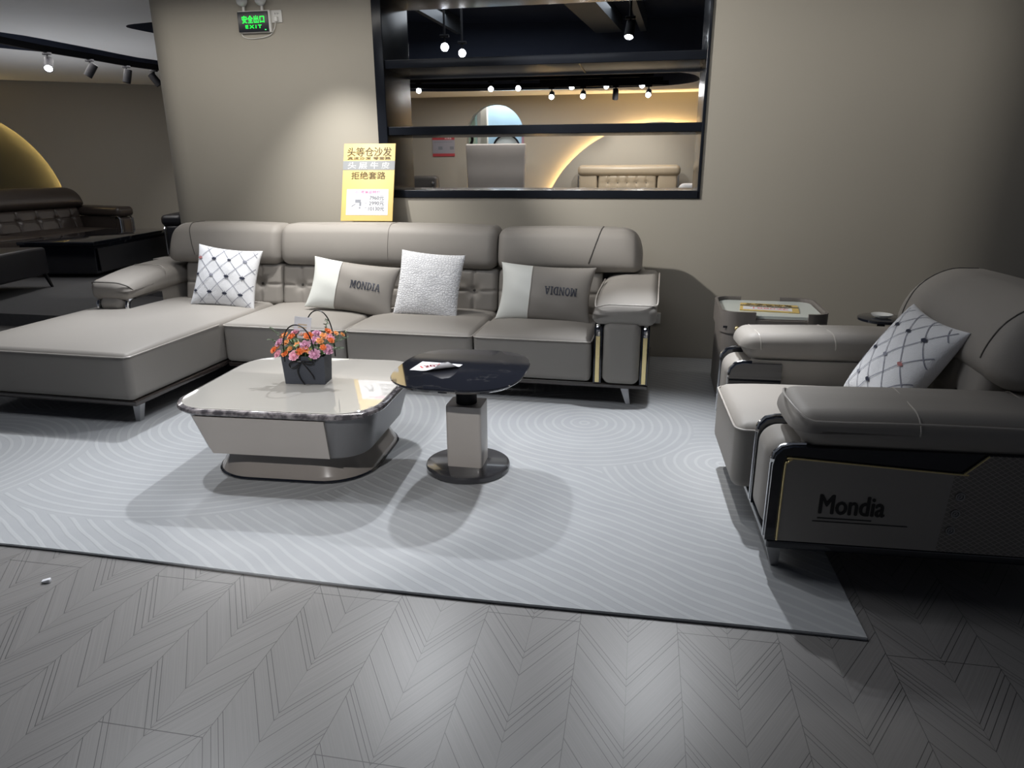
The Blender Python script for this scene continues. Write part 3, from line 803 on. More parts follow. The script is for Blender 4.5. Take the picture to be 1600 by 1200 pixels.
# ------------------------------------------------------------------ armchair
def armchair(label, loc, rz, mt, pm, detail=True, group=None):
    t = thing('armchair', label, 'armchair', loc, rz, group)
    W, D = 1.44, 1.22
    # base rail
    mb = MB(); rbox(mb, (D/2+.01, W/2, .128), (D-.02, W-.02, .034), .008, seg=2); mb.build('base_rail', gloss_black, t)
    for x, y, dx in ((.07, .075, -.02), (.07, W-.075, -.02), (D-.1, .075, .02), (D-.1, W-.075, .02)):
        mb = MB(); rings = []
        for q, k in ((0, .5), (.5, .8), (1, 1.05)):
            rings.append([(x+dx*q+sx*.026*k, y+sy*.034*k, .115*q+.012) for sx, sy in ((-1, -1), (1, -1), (1, 1), (-1, 1))])
        loft(mb, rings); mb.build('leg', steel, t, 25)
    # seat: front towards -x, so build in a turned frame
    s0 = len(bpy.data.objects)
    so = seat(t, mt, 0, .60, 0, .80, .145, .43, .03, pm, r=.045, sides=.7)
    for ob in (so,):
        ob.rotation_euler = (0, 0, -PI/2); ob.location = (-.05, .415+.605, 0)
    # arms
    for s, ya in ((1, 0), (-1, W)):
        Yf = lambda a: ya+s*a
        L = D+.02
        def fn(x, y, z, s=s):
            tt = (x+L/2)/L
            fr_ = max(0, 1-tt/.12)
            zz = z+(.012*math.sin(tt*PI) if z > 0 else 0) - .018*(y*s/.17 if z > 0 else 0)*-1*(1 if y*s < 0 else 0)*.8
            return (x-.02*(1-(y/.17)**2)*(1 if x < 0 else 0)+.055*fr_*(0 if z > 0 else 1)*.6, y, zz)
        mb = MB(); rbox(mb, (.075+L/2, Yf(.168), .577), (L, .335, .145), .066, (26, 6, 4), 5, fn)
        pad = mb.build('arm_pad', mt, t, 60)
        for xs in ((.40, .78) if s > 0 else (.075, .42, .80)):
            pts = []
            for k in range(25):
                a = R(-70+320*k/24) if False else R(-100+ 380*k/24)
            hy, hz, r_ = .1675, .0725, .066
            ring = []
            for k in range(7): a = k/6*PI/2; ring.append((-hy+r_-r_*math.cos(a), hz-r_+r_*math.sin(a)))
            for k in range(7): a = k/6*PI/2; ring.append((hy-r_+r_*math.sin(a), hz-r_+r_*math.cos(a)))
            for k in range(7): a = k/6*PI/2; ring.append((hy-r_+r_*math.cos(a), -hz+r_-r_*math.sin(a)))
            ring = [(-hy+r_*.3, -hz+r_*.35)] + ring
            for (yy, zz) in ring:
                q = fn(xs-L/2, yy, zz); pts.append((q[0]+.075+L/2, q[1]+Yf(.168), q[2]+.577))
            pts = [(p[0]+.05*(Yf(.168)-p[1])*-s*.6, p[1], p[2]) for p in pts]
            m2 = MB(); tube(m2, pts, .0032, 6); m2.build('seam', pm, pad)
        pts = [(.10, .31, .628), (.075, .25, .648), (.062, .17, .652), (.066, .09, .648), (.085, .035, .632), (.115, .006, .615), (.18, .000, .612), (.5, .0, .618), (.9, .0, .616), (1.15, .0, .612)]
        if s > 0:
            m2 = MB(); tube(m2, catmull([(p[0], Yf(p[1]), p[2]) for p in pts], 5), .004, 6); m2.build('piping', pm, pad)
        # lower arm
        mb = MB(); box(mb, .12, D, min(Yf(.05), Yf(.34)), max(Yf(.05), Yf(.34)), .145, .525); mb.build('arm_side', mt, t)
        mb = MB(); rbox(mb, (.115, Yf(.185), .325), (.22, .245, .37), .075, (3, 3, 5), 5); mb.build('arm_pillar', mt, t, 60)
        for a, b in ((.012, .062), (.305, .352)):
            prof = [(.012, .145), (.012, .44), (.020, .475), (.042, .500), (.075, .51), (D, .525), (D, .145)] if a < .1 else [(.012, .145), (.012, .44), (.020, .475), (.042, .500), (.075, .51), (.26, .51), (.26, .145)]
            mb = MB(); prism(mb, prof, min(Yf(a), Yf(b)), max(Yf(a), Yf(b)), 'y'); fo = mb.build('black_frame', gloss_black, t, 20)
            yc = Yf((a+b)/2)
            mb = MB(); tube(mb, [(.012, yc, .455), (.018, yc, .478), (.040, yc, .503), (.075, yc, .513), (.12, yc, .515)], .008, 8); mb.build('chrome_cap', chrome, fo)
            mb = MB(); tube(mb, [(.010, yc, .15), (.010, yc, .44)], .0032, 6); mb.build('chrome_edge', chrome, fo)
        # outer side panel
        if detail or s == 1:
            outl = [(.052, .150), (.052, .43), (.057, .452), (.072, .466), (.10, .470), (.60, .445), (.625, .447), (.64, .458), (.695, .515), (D, .52), (D, .150)]
            mb = MB(); prism(mb, [p for p in outl[:6]]+[(.585, .150)], min(Yf(.004), Yf(.013)), max(Yf(.004), Yf(.013)), 'y'); mb.build('side_panel', mt, t, 20)
            mb = MB(); prism(mb, [(.585, .150), (.60, .445), (.625, .447), (.64, .458), (.695, .515), (D, .52), (D, .150)], min(Yf(.004), Yf(.013)), max(Yf(.004), Yf(.013)), 'y')
            mb.build('quilted_panel', quilt, t, 20)
            mb = MB(); tube(mb, [(p[0], Yf(.004), p[1]) for p in catmull([(q[0], q[1], 0) for q in outl[:9]], 4)], .0032, 6)
            mb.build('brass_line', brass, t)
            for z, x in ((.365, .628), (.300, .624), (.235, .618)):
                mb = MB(); yy = Yf(.003)
                for r0, r1, dz in ((.004, .007, .004), (.011, .015, .005)):
                    loft(mb, [[(x+r_*math.cos(2*PI*k/16), yy-s*d_, z+r_*math.sin(2*PI*k/16)) for k in range(16)] for r_, d_ in ((r0, 0), (r0, dz), (r1, dz), (r1, 0))], caps=True)
                mb.build('stud', steel, t)
            if detail and s == 1:
                mb = MB(); put_text(mb, 'Mondia', .105, lambda x, y, z: (.290+x, .0025-z, .305+y), bold=.0022, width=.215, extrude=.001); mb.build('lettering', darkletter, t, weld=0)
                mb = MB(); box(mb, .18, .36, .0015, .004, .249, .2525); box(mb, .165, .48, .0015, .004, .236, .239); mb.build('underline', darkletter, t, weld=0)
    # back
    back = MB(); box(back, 1.0, D+.06, .16, W-.16, .145, .70); back.build('back_frame', mt, t)
    o = tufted(t, mt, 0, .76, 0, .42, .74, .05, .18, (.25, .5, .75))
    o.rotation_euler = (0, 0, -PI/2); o.location = (.76, .34+.76, 0)
    n0 = headrest(t, mt, 0, 1.04, 0, .30, .655, .985, ((.15, .12), (.89, .92)), .09, .035, (1, 1, .14), r=.11)
    n0.rotation_euler = (0, 0, -PI/2); n0.location = (.79, .20+1.04, 0)
    return t
armchair('wide taupe leather armchair with dark lettering on its near side', (.478, 2.365, 0), R(1.8), leather, leather_seam)
lattice_pillow('white plush pillow with stitched diamonds and bows on the armchair', .47, .47, .17, (1.10, 3.09, .640), Matrix(((.10, .52, -.84), (-.99, .0, -.11), (-.05, .85, .51))).to_euler(), 8, .1)

# ------------------------------------------------------------------ coffee table
ct = thing('coffee_table', 'low cream-topped coffee table with rounded corners and flared base', 'coffee table', (-1.615, 3.08, .012), R(2.5))
def ringz(hx, hy, r, z, n=8, cx=0, cy=0): return [(x, y, z) for x, y in rrect(hx, hy, r, n, cx, cy)]
HX, HY, RC = .495, .46, .20
m = MB(); loft(m, [ringz(HX-.02, HY-.02, RC, .380), ringz(HX-.004, HY-.004, RC, .383), ringz(HX, HY, RC, .390), ringz(HX-.003, HY-.003, RC, .403), ringz(HX-.014, HY-.014, RC, .408), ringz(HX-.024, HY-.024, RC-.02, .4085)])
top = m.build('marble_rim', rimmarble, ct, 24)
m = MB(); loft(m, [ringz(HX-.022, HY-.022, RC-.02, .395), ringz(HX-.022, HY-.022, RC-.02, .4095), ringz(HX-.025, HY-.025, RC-.02, .411)]); m.build('glass_top', cream_glass, ct, 14)
m = MB(); loft(m, [ringz(HX-.10, HY-.095, RC-.05, .165), ringz(HX-.092, HY-.088, RC-.05, .172), ringz(HX-.035, HY-.03, RC-.02, .380)]); m.build('body', tabledark, ct, 30)
m = MB()                                             # front drawer panel following the slanted body
def fy(z): return -(HY-.03)-.006+(.372-z)/(.372-.172)*.058
def panel(x0b, x0t, x1b, x1t, z0, z1, dy):
    return [(x0b, fy(z0)-dy, z0), (x1b, fy(z0)-dy, z0), (x1t, fy(z1)-dy, z1), (x0t, fy(z1)-dy, z1)]
loft(m, [panel(-.305, -.345, .26, .27, .172, .372, -.01), panel(-.305, -.345, .26, .27, .172, .372, .008)]); m.build('drawer_front', tablepanel, ct, 20)
m = MB()
rings = []
for s, z in ((.40, 0), (.402, .012), (.392, .03), (.372, .07), (.350, .12), (.335, .155), (.33, .18)):
    rings.append(ringz(s, s*.93, s*.58, z, 10, -.03, .08))
loft(m, rings); m.build('base', tablebase, ct, 40)
m = MB(); loft(m, [ringz(.406, .378, .235, 0, 10, -.03, .08), ringz(.409, .381, .235, .008, 10, -.03, .08), ringz(.404, .376, .235, .014, 10, -.03, .08)]); m.build('foot_trim', gloss_black, ct, 30)

# ------------------------------------------------------------------ side table
st = thing('side_table', 'black marble-topped pedestal side table beside the coffee table', 'side table', (-.795, 3.09, .012), R(0))
m = MB(); Z = .535
def sup(a, b, z, e=2.9, n=72):
    return [(a*math.copysign(abs(math.cos(2*PI*k/n))**(2/e), math.cos(2*PI*k/n)), b*math.copysign(abs(math.sin(2*PI*k/n))**(2/e), math.sin(2*PI*k/n)), z) for k in range(n)]
loft(m, [sup(.255, .285, Z-.03), sup(.285, .322, Z-.022), sup(.302, .338, Z-.010), sup(.305, .341, Z-.004), sup(.302, .338, Z)])
o = m.build('table_top', marble, st, 14); o.location = (0, -.06, 0)
m = MB(); lathe(m, [(.050, .34), (.050, .50), (.085, .502), (.085, .508)], 24); m.build('neck', trackm, st, 30)
m = MB(); loft(m, [ringz(.086, .075, .012, .035), ringz(.086, .075, .012, .345)]); m.build('column', tablepanel, st, 30)
m = MB(); lathe(m, [(.200, 0), (.206, .004), (.208, .026), (.204, .034), (.192, .037)], 56)
m.map(lambda x, y, z: (x, y*.95, z)); m.build('base_plate', mat('dark grey lacquer', (.04, .04, .044), .14, coat=.4, var=.1), st, 30)
# paper note on the side table, one corner curled
def note():
    w_, h_, n = .205, .15, 16; vs = []
    def P(u, v):
        x = -w_/2+w_*u; y = -h_/2+h_*v
        d = max(0, (u-.62)+(.42-v)*.9)                 # the right front corner rolls up
        a = d*3.6
        q = .22*d
        if d > 0:
            r_ = .034; th = min(a, 2.3); dd = r_*math.sin(th); x0 = x-d*.085+dd*.75; y0 = y+d*.085-dd*.75
            return Vector((x0-.0, y0, .001+r_*(1-math.cos(th))*.62))
        return Vector((x, y, .001+.010*max(0, .3-v)*u))
    mb = MB(); mb.add([P(i/n, j/n) for i in range(n+1) for j in range(n+1)], [(i*(n+1)+j, (i+1)*(n+1)+j, (i+1)*(n+1)+j+1, i*(n+1)+j+1) for i in range(n) for j in range(n)])
    o = mb.build('paper_note', paper, None, 180); o.location = (-.915, 3.01, .549); o.rotation_euler = (0, 0, R(-6))
    mb = MB()
    def mapf(x, y, z):
        u = .40+ (x*.62+y*.5)/w_; v = .60+(x*.50-y*.55)/h_
        q = P(max(.02, min(.98, u)), max(.02, min(.98, v))); return (q.x, q.y, q.z+.0012)
    put_text(mb, '150米', .075, mapf, bold=.002, width=.15); mb.build('lettering', redink, o, weld=0)
    return tag(o, 'white paper note with red handwriting and a curled corner on the black side table', 'paper')
note()

# ------------------------------------------------------------------ flowers in a paper bag
fl = thing('flower_bag', 'slate paper bag of orange, pink and mauve roses on the coffee table', 'flowers', (-1.60, 3.085, .424), R(6))
m = MB()
def bagring(hx, hy, z): return [(sx*hx, sy*hy, z) for sx, sy in ((-1, -1), (1, -1), (1, 1), (-1, 1))]
loft(m, [bagring(.100, .050, 0), bagring(.108, .056, .142)], caps=False); loft(m, [bagring(.105, .053, .142), bagring(.097, .047, .004)], caps=False)
m.add(bagring(.100, .050, .001), [(0, 1, 2, 3)]); loft(m, [bagring(.108, .056, .142), bagring(.105, .053, .142)], caps=False)
m.build('bag', bagm, fl, 20)
for y, x0, lean, h_ in ((-.056, -.015, -.01, .30), (.056, .05, .01, .345)):
    mb = MB(); pts = []
    for k in range(33):
        a = PI*k/32; pts.append((x0-.075*math.cos(a)*(1 if k else 1), y+lean*math.sin(a), .115+(h_-.115)*math.sin(a)**.62))
    tube(mb, pts, .0032, 8); mb.build('handle', satin, fl)
m = MB()
for pts in ([(-.005, -.064, .118), (-.03, -.07, .095), (-.055, -.068, .088), (-.065, -.066, .104), (-.045, -.068, .118), (-.005, -.064, .118)],
            [(-.005, -.064, .118), (.02, -.07, .122), (.05, -.068, .118), (.055, -.066, .108), (.03, -.068, .106), (-.005, -.064, .118)],
            [(-.005, -.065, .118), (.02, -.068, .09), (.045, -.064, .05), (.05, -.06, .03)], [(-.005, -.065, .118), (-.025, -.067, .08), (-.022, -.061, .04), (-.005, -.056, .005), (.0, -.054, .002)]):
    tube(m, catmull(pts, 6), .0035, 6)
m.build('ribbon_bow', satin, fl)
m = MB(); rbox(m, (0, 0, 0), (.085, .0012, .105), .0005); o = m.build('gift_card', paper, fl); o.location = (-.02, .03, .265); o.rotation_euler = (R(-14), R(5), 0)
m = MB()
for k in range(2): box(m, -.022, .022, -.0012, -.0008, .012-.014*k, .018-.014*k)
m.build('card_print', mat('tan print', (.62, .48, .32), .6, var=.05), o)
def rose_mesh(seed, col):
    rnd = random.Random(seed); mb = MB()
    for ring, (cnt, rad, hgt, tilt) in enumerate(((3, .30, .62, .05), (4, .52, .60, .25), (5, .78, .50, .55), (6, 1.0, .34, .95))):
        for q in range(cnt):
            a0 = 2*PI*(q+ring*.37)/cnt+rnd.uniform(-.1, .1); vs = []; nu, nv = 5, 4
            for i in range(nu+1):
                for j in range(nv+1):
                    u = -1+2*i/nu; v = j/nv
                    wd = (2*PI/cnt)*.62*(math.sin(PI*(.25+.6*v)))
                    a = a0+u*wd
                    r_ = rad*(.25+.75*v)+tilt*.22*v*v+.03*u*u
                    vs.append((r_*math.cos(a), r_*math.sin(a), -.45+(.45+hgt)*v*(1-.22*u*u)-tilt*.20*v**3))
            mb.add(vs, [(i*(nv+1)+j, (i+1)*(nv+1)+j, (i+1)*(nv+1)+j+1, i*(nv+1)+j+1) for i in range(nu) for j in range(nv)])
    lathe(mb, [(.02, -.5), (.45, -.42), (.5, -.1), (.3, .25), (.03, .3)], 10)
    o = mb.build('rose', rose_mats[col], fl, 180)
    return o
protos = [rose_mesh(1, 0), rose_mesh(2, 1), rose_mesh(3, 2), rose_mesh(4, 3)]
used = set(); rnd = random.Random(11)
spots_ = [(-.145, -.045, .17, .017, 0), (-.125, -.05, .152, .019, 1), (-.085, -.058, .158, .017, 0), (-.035, -.07, .150, .024, 1), (-.008, -.062, .170, .018, 0), (.065, -.066, .158, .024, 2), (.125, -.04, .175, .024, 2), (.105, -.05, .188, .014, 0),
 (-.125, -.02, .200, .022, 2), (-.085, -.03, .205, .016, 3), (-.10, 0, .235, .016, 3), (-.065, -.01, .230, .018, 0), (-.03, -.03, .195, .015, 3), (.01, -.035, .195, .024, 2), (.02, -.05, .178, .016, 0), (.02, 0, .232, .023, 0), (.06, -.02, .215, .022, 2),
 (.10, -.01, .235, .018, 3), (.085, -.03, .215, .016, 3), (.125, 0, .225, .021, 1), (.135, -.015, .215, .015, 0), (.155, .01, .245, .012, 3), (.185, .015, .238, .011, 3), (-.055, .02, .245, .020, 1), (.055, .02, .240, .020, 2), (-.12, .03, .225, .018, 0), (.11, .03, .250, .017, 0), (-.02, .03, .235, .018, 0), (-.015, -.045, .165, .018, 1), (.04, -.058, .17, .014, 3), (-.06, -.05, .18, .013, 3), (-.13, -.03, .183, .014, 3)]
for x, y, z, r_, c in spots_:
    if c not in used: o = protos[c]; used.add(c)
    else: o = protos[c].copy(); COL.objects.link(o); o.parent = fl
    o.location = (x, y, z); o.scale = (r_, r_, r_)
    d = Vector((x*3.2, y*5-.25, .55)); o.rotation_euler = (d.to_track_quat('Z', 'Y').to_matrix().to_4x4() @ Matrix.Rotation(rnd.uniform(0, 6), 4, 'Z')).to_euler()
m = MB(); rnd = random.Random(5)
def leaf(mb, p, d, ln, wd):
    d = Vector(d).normalized(); s = d.cross(Vector((0, 0, 1)));  s = s.normalized() if s.length > .01 else Vector((1, 0, 0)); up = s.cross(d); p = Vector(p)
    L_ = [p]; vs = []
    for t, k in ((0, .05), (.3, .8), (.6, .9), (.85, .5), (1, .02)):
        c = p+d*ln*t-Vector((0, 0, ln*.25*t*t)); vs += [c+s*wd*k/2+up*.003, c, c-s*wd*k/2+up*.003]
    mb.add(vs, [(3*i+q, 3*i+q+1, 3*i+q+4, 3*i+q+3) for i in range(4) for q in range(2)])
for k in range(80):
    a = rnd.uniform(0, 2*PI); rr2 = rnd.uniform(.3, 1); x, y = .12*rr2*math.cos(a), .055*rr2*math.sin(a)
    leaf(m, (x, y, rnd.uniform(.13, .20)), (x*3+rnd.uniform(-.1, .1), y*4+rnd.uniform(-.15, .05), rnd.uniform(-.1, .35)), rnd.uniform(.03, .055), rnd.uniform(.014, .024))
for k in range(28): box(m, 0, 0, 0, 0, 0, 0) if False else tube(m, [(rnd.uniform(-.06, .06), rnd.uniform(-.03, .03), .02), (spots_[k][0]*.9, spots_[k][1]*.9, spots_[k][2]-.008)], .002, 5)
o = m.build('leaves', leafm, fl, 180)
m = MB()
for base, tip in (((-.10, .02, .19), (-.185, .03, .265)), ((.10, .0, .18), (.215, .0, .225)), ((.10, .01, .2), (.20, .02, .245)), ((.08, .04, .22), (.105, .05, .30)), ((-.11, -.01, .18), (-.17, -.02, .215)), ((.12, -.03, .16), (.19, -.035, .185))):
    b0, t0 = Vector(base), Vector(tip); tube(m, [b0, (b0+t0)/2+Vector((0, 0, .008)), t0], .0014, 5)
    for k in range(14):
        q = k/13; p = b0.lerp(t0, .25+.75*q); leaf(m, p, (rnd.uniform(-1, 1), rnd.uniform(-1, .6), rnd.uniform(-.2, 1)), rnd.uniform(.014, .024), .008)
m.build('eucalyptus_sprigs', leafpale, fl, 180)

# ------------------------------------------------------------------ end table by the wall
et = thing('end_table', 'grey oak end table with a white glass top behind the armchair', 'end table', (.50, 4.36, .012), R(-1))
m = MB(); loft(m, [ringz(.305, .27, .09, 0.03, 6, .31, .275), ringz(.305, .27, .09, .535, 6, .31, .275)]); m.build('body', greywood, et, 30)
m = MB(); loft(m, [ringz(.285, .25, .06, 0.0, 6, .31, .275), ringz(.285, .25, .06, .04, 6, .31, .275)]); m.build('plinth', trackm, et, 30)
m = MB(); loft(m, [ringz(.29, .258, .08, .535, 6, .31, .275), ringz(.29, .258, .08, .552, 6, .31, .275)]); m.build('glass_top', whiteglass, et, 14)
def rim(path, z0, z1, th=.018):
    mb = MB(); P = [Vector((*p, 0)) for p in path]; rings = []
    for i, p in enumerate(P):
        t = (P[min(i+1, len(P)-1)]-P[max(i-1, 0)]).normalized(); s = Vector((-t.y, t.x, 0))*th/2
        rings.append([(p.x+s.x, p.y+s.y, z0), (p.x+s.x, p.y+s.y, z1), (p.x-s.x, p.y-s.y, z1), (p.x-s.x, p.y-s.y, z0)])
    loft(mb, rings); return mb
outl = rrect(.31, .275, .095, 6, .31, .275)
lft = [(.20, .003), (.14, .001)] + [p for p in reversed(outl[14:21])] + [p for p in reversed(outl[7:14])] + [(.17, .55)]
rim(lft, .44, .575).build('rim', greywood, et, 30)
rgt = [(.42, .55), (.48, .55)] + [p for p in reversed(outl[0:7])] + [p for p in reversed(outl[21:28])] + [(.50, .001)]
rim(rgt, .44, .575).build('rim', greywood, et, 30)
m = MB(); rbox(m, (.31, .003, .30), (.40, .014, .46), .004); m.build('drawer_front', greywood, et, 30)
m = MB(); rbox(m, (.118, -.006, .375), (.008, .014, .17), .003); m.build('brass_pull', brass, et)
m = MB(); loft(m, [[(.095+r_*math.cos(2*PI*k/12), -.004-d_, .475+r_*math.sin(2*PI*k/12)) for k in range(12)] for r_, d_ in ((.010, 0), (.013, .012), (.009, .018), (.003, .019))]); m.build('knob', brass, et)
m = MB(); rbox(m, (.040, .010, .478), (.05, .006, .014), .002); o = m.build('brass_line', gloss_black, et); o.rotation_euler = (0, 0, R(0))
# small sign lying on the end table
def sign_board(name, label, w_, h_, zt, big=True):
    """flat board built in the x-y plane (y up), to be rotated"""
    t = thing(name, label, 'sign')
    mb = MB(); rbox(mb, (0, h_/2, -zt/2), (w_, h_, zt), .002, seg=2); mb.build('board', yellow, t)
    return t
s2 = sign_board('price_sign', 'small yellow price sign lying on the white end table', .235, .16, .006)
m = MB(); box(m, -.1175, .1175, .092, .108, .0003, .0012); m.build('dark_band', gloss_black, s2)
m = MB(); box(m, -.105, .09, .012, .076, .0004, .0018); pp = m.build('price_slip', paper, s2)
m = MB(); put_text(m, '头等仓沙发', .038, lambda x, y, z: (x, .13+y, .0016), bold=.0008, width=.19); m.build('lettering', brownink, s2, weld=0); m = MB(); put_text(m, '拒绝套路', .026, lambda x, y, z: (x, .083+y, .002), bold=.0008, width=.16); m.build('lettering', brownink, s2, weld=0)
m = MB(); put_text(m, '头 层 牛 皮', .014, lambda x, y, z: (x, .100+y, .0016), width=.16); m.build('band_lettering', whiteink, s2, weld=0)
m = MB(); put_text(m, '1880元', .035, lambda x, y, z: (.005+x, .045+y, .0024), width=.14); m.build('price_lettering', redink, s2, weld=0)
s2.scale = (1.5, 1.5, 1); s2.location = (.80, 4.50, .571); s2.rotation_euler = (0, 0, R(-8))

# ------------------------------------------------------------------ round black stand behind the armchair
rs = thing('round_stand', 'round black pedestal stand mostly hidden behind the armchair pillow', 'stand', (1.43, 4.42, 0))
m = MB(); lathe(m, [(.01, .548), (.125, .548), (.135, .553), (.135, .566), (.128, .570), (.01, .570)], 32); m.build('top', gloss_black, rs, 30)
m = MB(); lathe(m, [(.022, .02), (.022, .55)], 16); m.build('post', trackm, rs)
m = MB(); lathe(m, [(.12, 0), (.12, .012), (.03, .022)], 28); m.build('foot', gloss_black, rs, 30)
m = MB(); lathe(m, [(.03, 0), (.055, .012), (.060, .022), (.056, .022), (.03, .006), (.002, .005)], 24)
o = m.build('glass_dish', glassm, None, 40); o.location = (1.42, 4.40, .571); tag(o, 'small clear glass dish on the round black stand', 'dish')

# ------------------------------------------------------------------ yellow standing sign behind the sofa
ps = sign_board('sale_sign', 'tall yellow Chinese sale sign standing on the sofa back against the wall', .41, .60, .008)
m = MB(); box(m, -.205, .205, .395, .465, .0003, .0013); m.build('grey_band', greyink, ps)
m = MB(); box(m, -.165, .165, .045, .245, .0004, .0016); m.build('white_sheet', paper, ps)
m = MB(); put_text(m, '头等仓沙发', .075, lambda x, y, z: (x, .535+y, .0016), bold=.0012, width=.35); m.build('lettering', brownink, ps, weld=0); m = MB(); put_text(m, '拒绝套路', .062, lambda x, y, z: (x+.0, .352+y, .0016), bold=.0012, width=.27)
m.build('lettering', brownink, ps, weld=0)
m = MB(); put_text(m, '真皮沙发 零套路', .024, lambda x, y, z: (x, .485+y, .0016), bold=.0008, width=.34); m.build('small_lettering', brownink, ps, weld=0)
m = MB(); put_text(m, '头 层 牛 皮', .055, lambda x, y, z: (x, .430+y, .0018), bold=.001, width=.33); m.build('band_lettering', whiteink, ps, weld=0)
m = MB(); put_text(m, '小1号单品特价', .026, lambda x, y, z: (x, .222+y, .0020), bold=.0012, width=.20); m.build('red_lettering', pinkink, ps, weld=0)
m = MB()
for k, (tx, wd) in enumerate((('7960元', .09), ('2990元', .095), ('10130元', .10))): put_text(m, tx, .040, lambda x, y, z, k=k: (.075+x, .178-.042*k+y, .0020), bold=.0014, width=wd*1.25)
m.build('price_lettering', greypale, ps, weld=0); m = MB()
for k in range(3):
    box(m, -.02, -.002, .172-.036*k, .176-.036*k, .0016, .0020)
m.add([(-.125, .115, .002), (-.09, .135, .002), (-.09, .128, .002), (-.12, .108, .002)], [(0, 1, 2, 3)]); box(m, -.095, -.05, .14, .165, .0016, .002); box(m, -.062, -.045, .115, .145, .0016, .002); box(m, -.065, -.05, .095, .108, .0016, .002)
m.build('sofa_picture', greypale, ps, weld=0)
tl = math.atan2(.26, .55)
ps.location = (-2.085, 5.175, 1.042); ps.rotation_euler = (R(90)-R(19.5), 0, R(3))

# ------------------------------------------------------------------ exit sign, outlets
ex = thing('exit_sign', 'green lit exit sign with twin emergency lamps high on the wall', 'exit sign', (-2.955, WY-.03, 2.48))
m = MB(); rbox(m, (.008, .014, .002), (.262, .03, .150), .006, seg=2); m.build('housing', plastic, ex)
m = MB(); rbox(m, (0, -.004, 0), (.245, .01, .138), .003, seg=2); m.build('face', mat('black sign face', (.008, .010, .018), .3, var=.1), ex)
m = MB(); put_text(m, '安全出口', .055, lambda x, y, z: (x+.003, -.0095, .016+y), bold=.0004, width=.18, spacing=1.08); m.build('lettering', greenglow, ex, weld=0); m = MB(); put_text(m, 'EXIT', .032, lambda x, y, z: (x+.003, -.0095, -.034+y), bold=.0003, width=.13, spacing=1.35)
m.build('lettering', greenglow, ex, weld=0); m = MB(); box(m, .092, .104, -.0098, -.0088, -.060, -.053); m.build('indicator', greenglow, ex)
for x in (-.075, .075):
    m = MB(); lathe(m, [(.012, 0), (.010, .03)], 12, (x, .01, .075)); arm_ = m.build('lamp_stem', plastic, ex)
    m = MB(); lathe(m, [(.006, -.042), (.026, -.034), (.040, -.012), (.043, .004), (.036, .018), (.006, .022)], 20); o = m.build('lamp_head', glassm, arm_, 60); o.location = (x, -.005, .145); o.rotation_euler = (R(55), 0, 0)
m = MB(); tube(m, catmull([(-.115, .015, -.07), (-.105, .02, -.095), (-.05, .022, -.11), (.05, .022, -.105), (.12, .022, -.085), (.155, .022, -.04), (.17, .018, .005)], 6), .003, 6); m.build('cord', plastic, ex)
def outlet(label, loc, plug):
    t = thing('wall_outlet', label, 'outlet', loc, 0, None)
    mb = MB(); rbox(mb, (0, -.005, 0), (.085, .012, .085), .004, seg=2); mb.build('plate', plastic, t)
    mb = MB(); box(mb, -.010, -.007, -.0125, -.0105, .012, .024); box(mb, .007, .010, -.0125, -.0105, .012, .024); box(mb, .018, .020, -.0125, -.0105, .014, .022); mb.build('slots', trackm, t)
    if plug:
        mb = MB(); rbox(mb, (.0, -.02, -.02), (.03, .03, .034), .006); mb.build('plug', plastic, t)
outlet('white wall outlet with a plug beside the exit sign', (-2.775, WY, 2.515), True)
outlet('white wall outlet low on the wall beside the right sofa arm', (.125, WY, .315), False)
# litter on the floor
m = MB(); rbox(m, (0, 0, .006), (.03, .018, .012), .004, fn=lambda x, y, z: (x, y, z*(1+.5*math.sin(90*x)))); o = m.build('paper_scrap', paper); o.location = (-2.08, 1.87, .001); o.rotation_euler = (0, 0, R(20)); tag(o, 'small white paper scrap on the wooden floor at left', 'litter')

# ------------------------------------------------------------------ far display area
# dark sofa along the left wall: local x along the wall, y into the wall
fs = thing('tufted_sofa', 'dark brown leather sofa with a high tufted back by the far left wall', 'sofa', (-8.0, 9.80, .12), R(84))
PZ = .12
headrest(fs, darkleather, -2.6, .10, .70, 1.0, .72, 1.02, (), .06, .03, (0, 1, .2), r=.10)
headrest(fs, darkleather, -5.2, -2.61, .70, 1.0, .72, 1.02, (), .06, .03, (0, 0), r=.10)
tufted(fs, darkleather, -2.0, .0, .68, .40, .73, .08, .2, (.14, .30, .46, .62, .78, .92), .52, .03)
tufted(fs, darkleather, -3.9, -2.02, .68, .40, .73, .08, .2, (.2, .5, .8), .52, .03)
seat(fs, darkleather, -1.35, .02, .02, .85, .14, .41, .03, darkleather); seat(fs, darkleather, -2.75, -1.37, .02, .85, .14, .41, .03, darkleather)
m = MB(); box(m, -4, .08, .9, 1.06, .1, .72); m.build('back_frame', darkleather, fs)
def far_arm(root, mt, s, xi, yf, kw=1.0, up=0):
    mb = MB(); rbox(mb, (xi+s*.14*kw, (yf+.95)/2, .62+up), (.30*kw, .95-yf, .15), .06, (4, 10, 3), 4, lambda x, y, z: (x, y, z+.02*y)); mb.build('arm_pad', mt, root, 60)
    mb = MB(); rbox(mb, (xi+s*.14*kw, yf+.14, .33), (.20*kw, .26, .44+up), .05, (2, 2, 3), 3); mb.build('arm_pillar', mt, root, 60)
    mb = MB(); box(mb, xi+s*.14*kw-.12, xi+s*.14*kw+.12, yf+.12, .95, .12, .58); mb.build('arm_side', mt, root)
    for a in (.03, .25):
        mb = MB(); tube(mb, [(xi+s*a*kw, yf+.02, .15), (xi+s*a*kw, yf+.02, .50+up), (xi+s*a*kw, yf+.06, .545+up), (xi+s*a*kw, yf+.2, .55+up)], .018, 8); mb.build('chrome_trim', chrome, root)
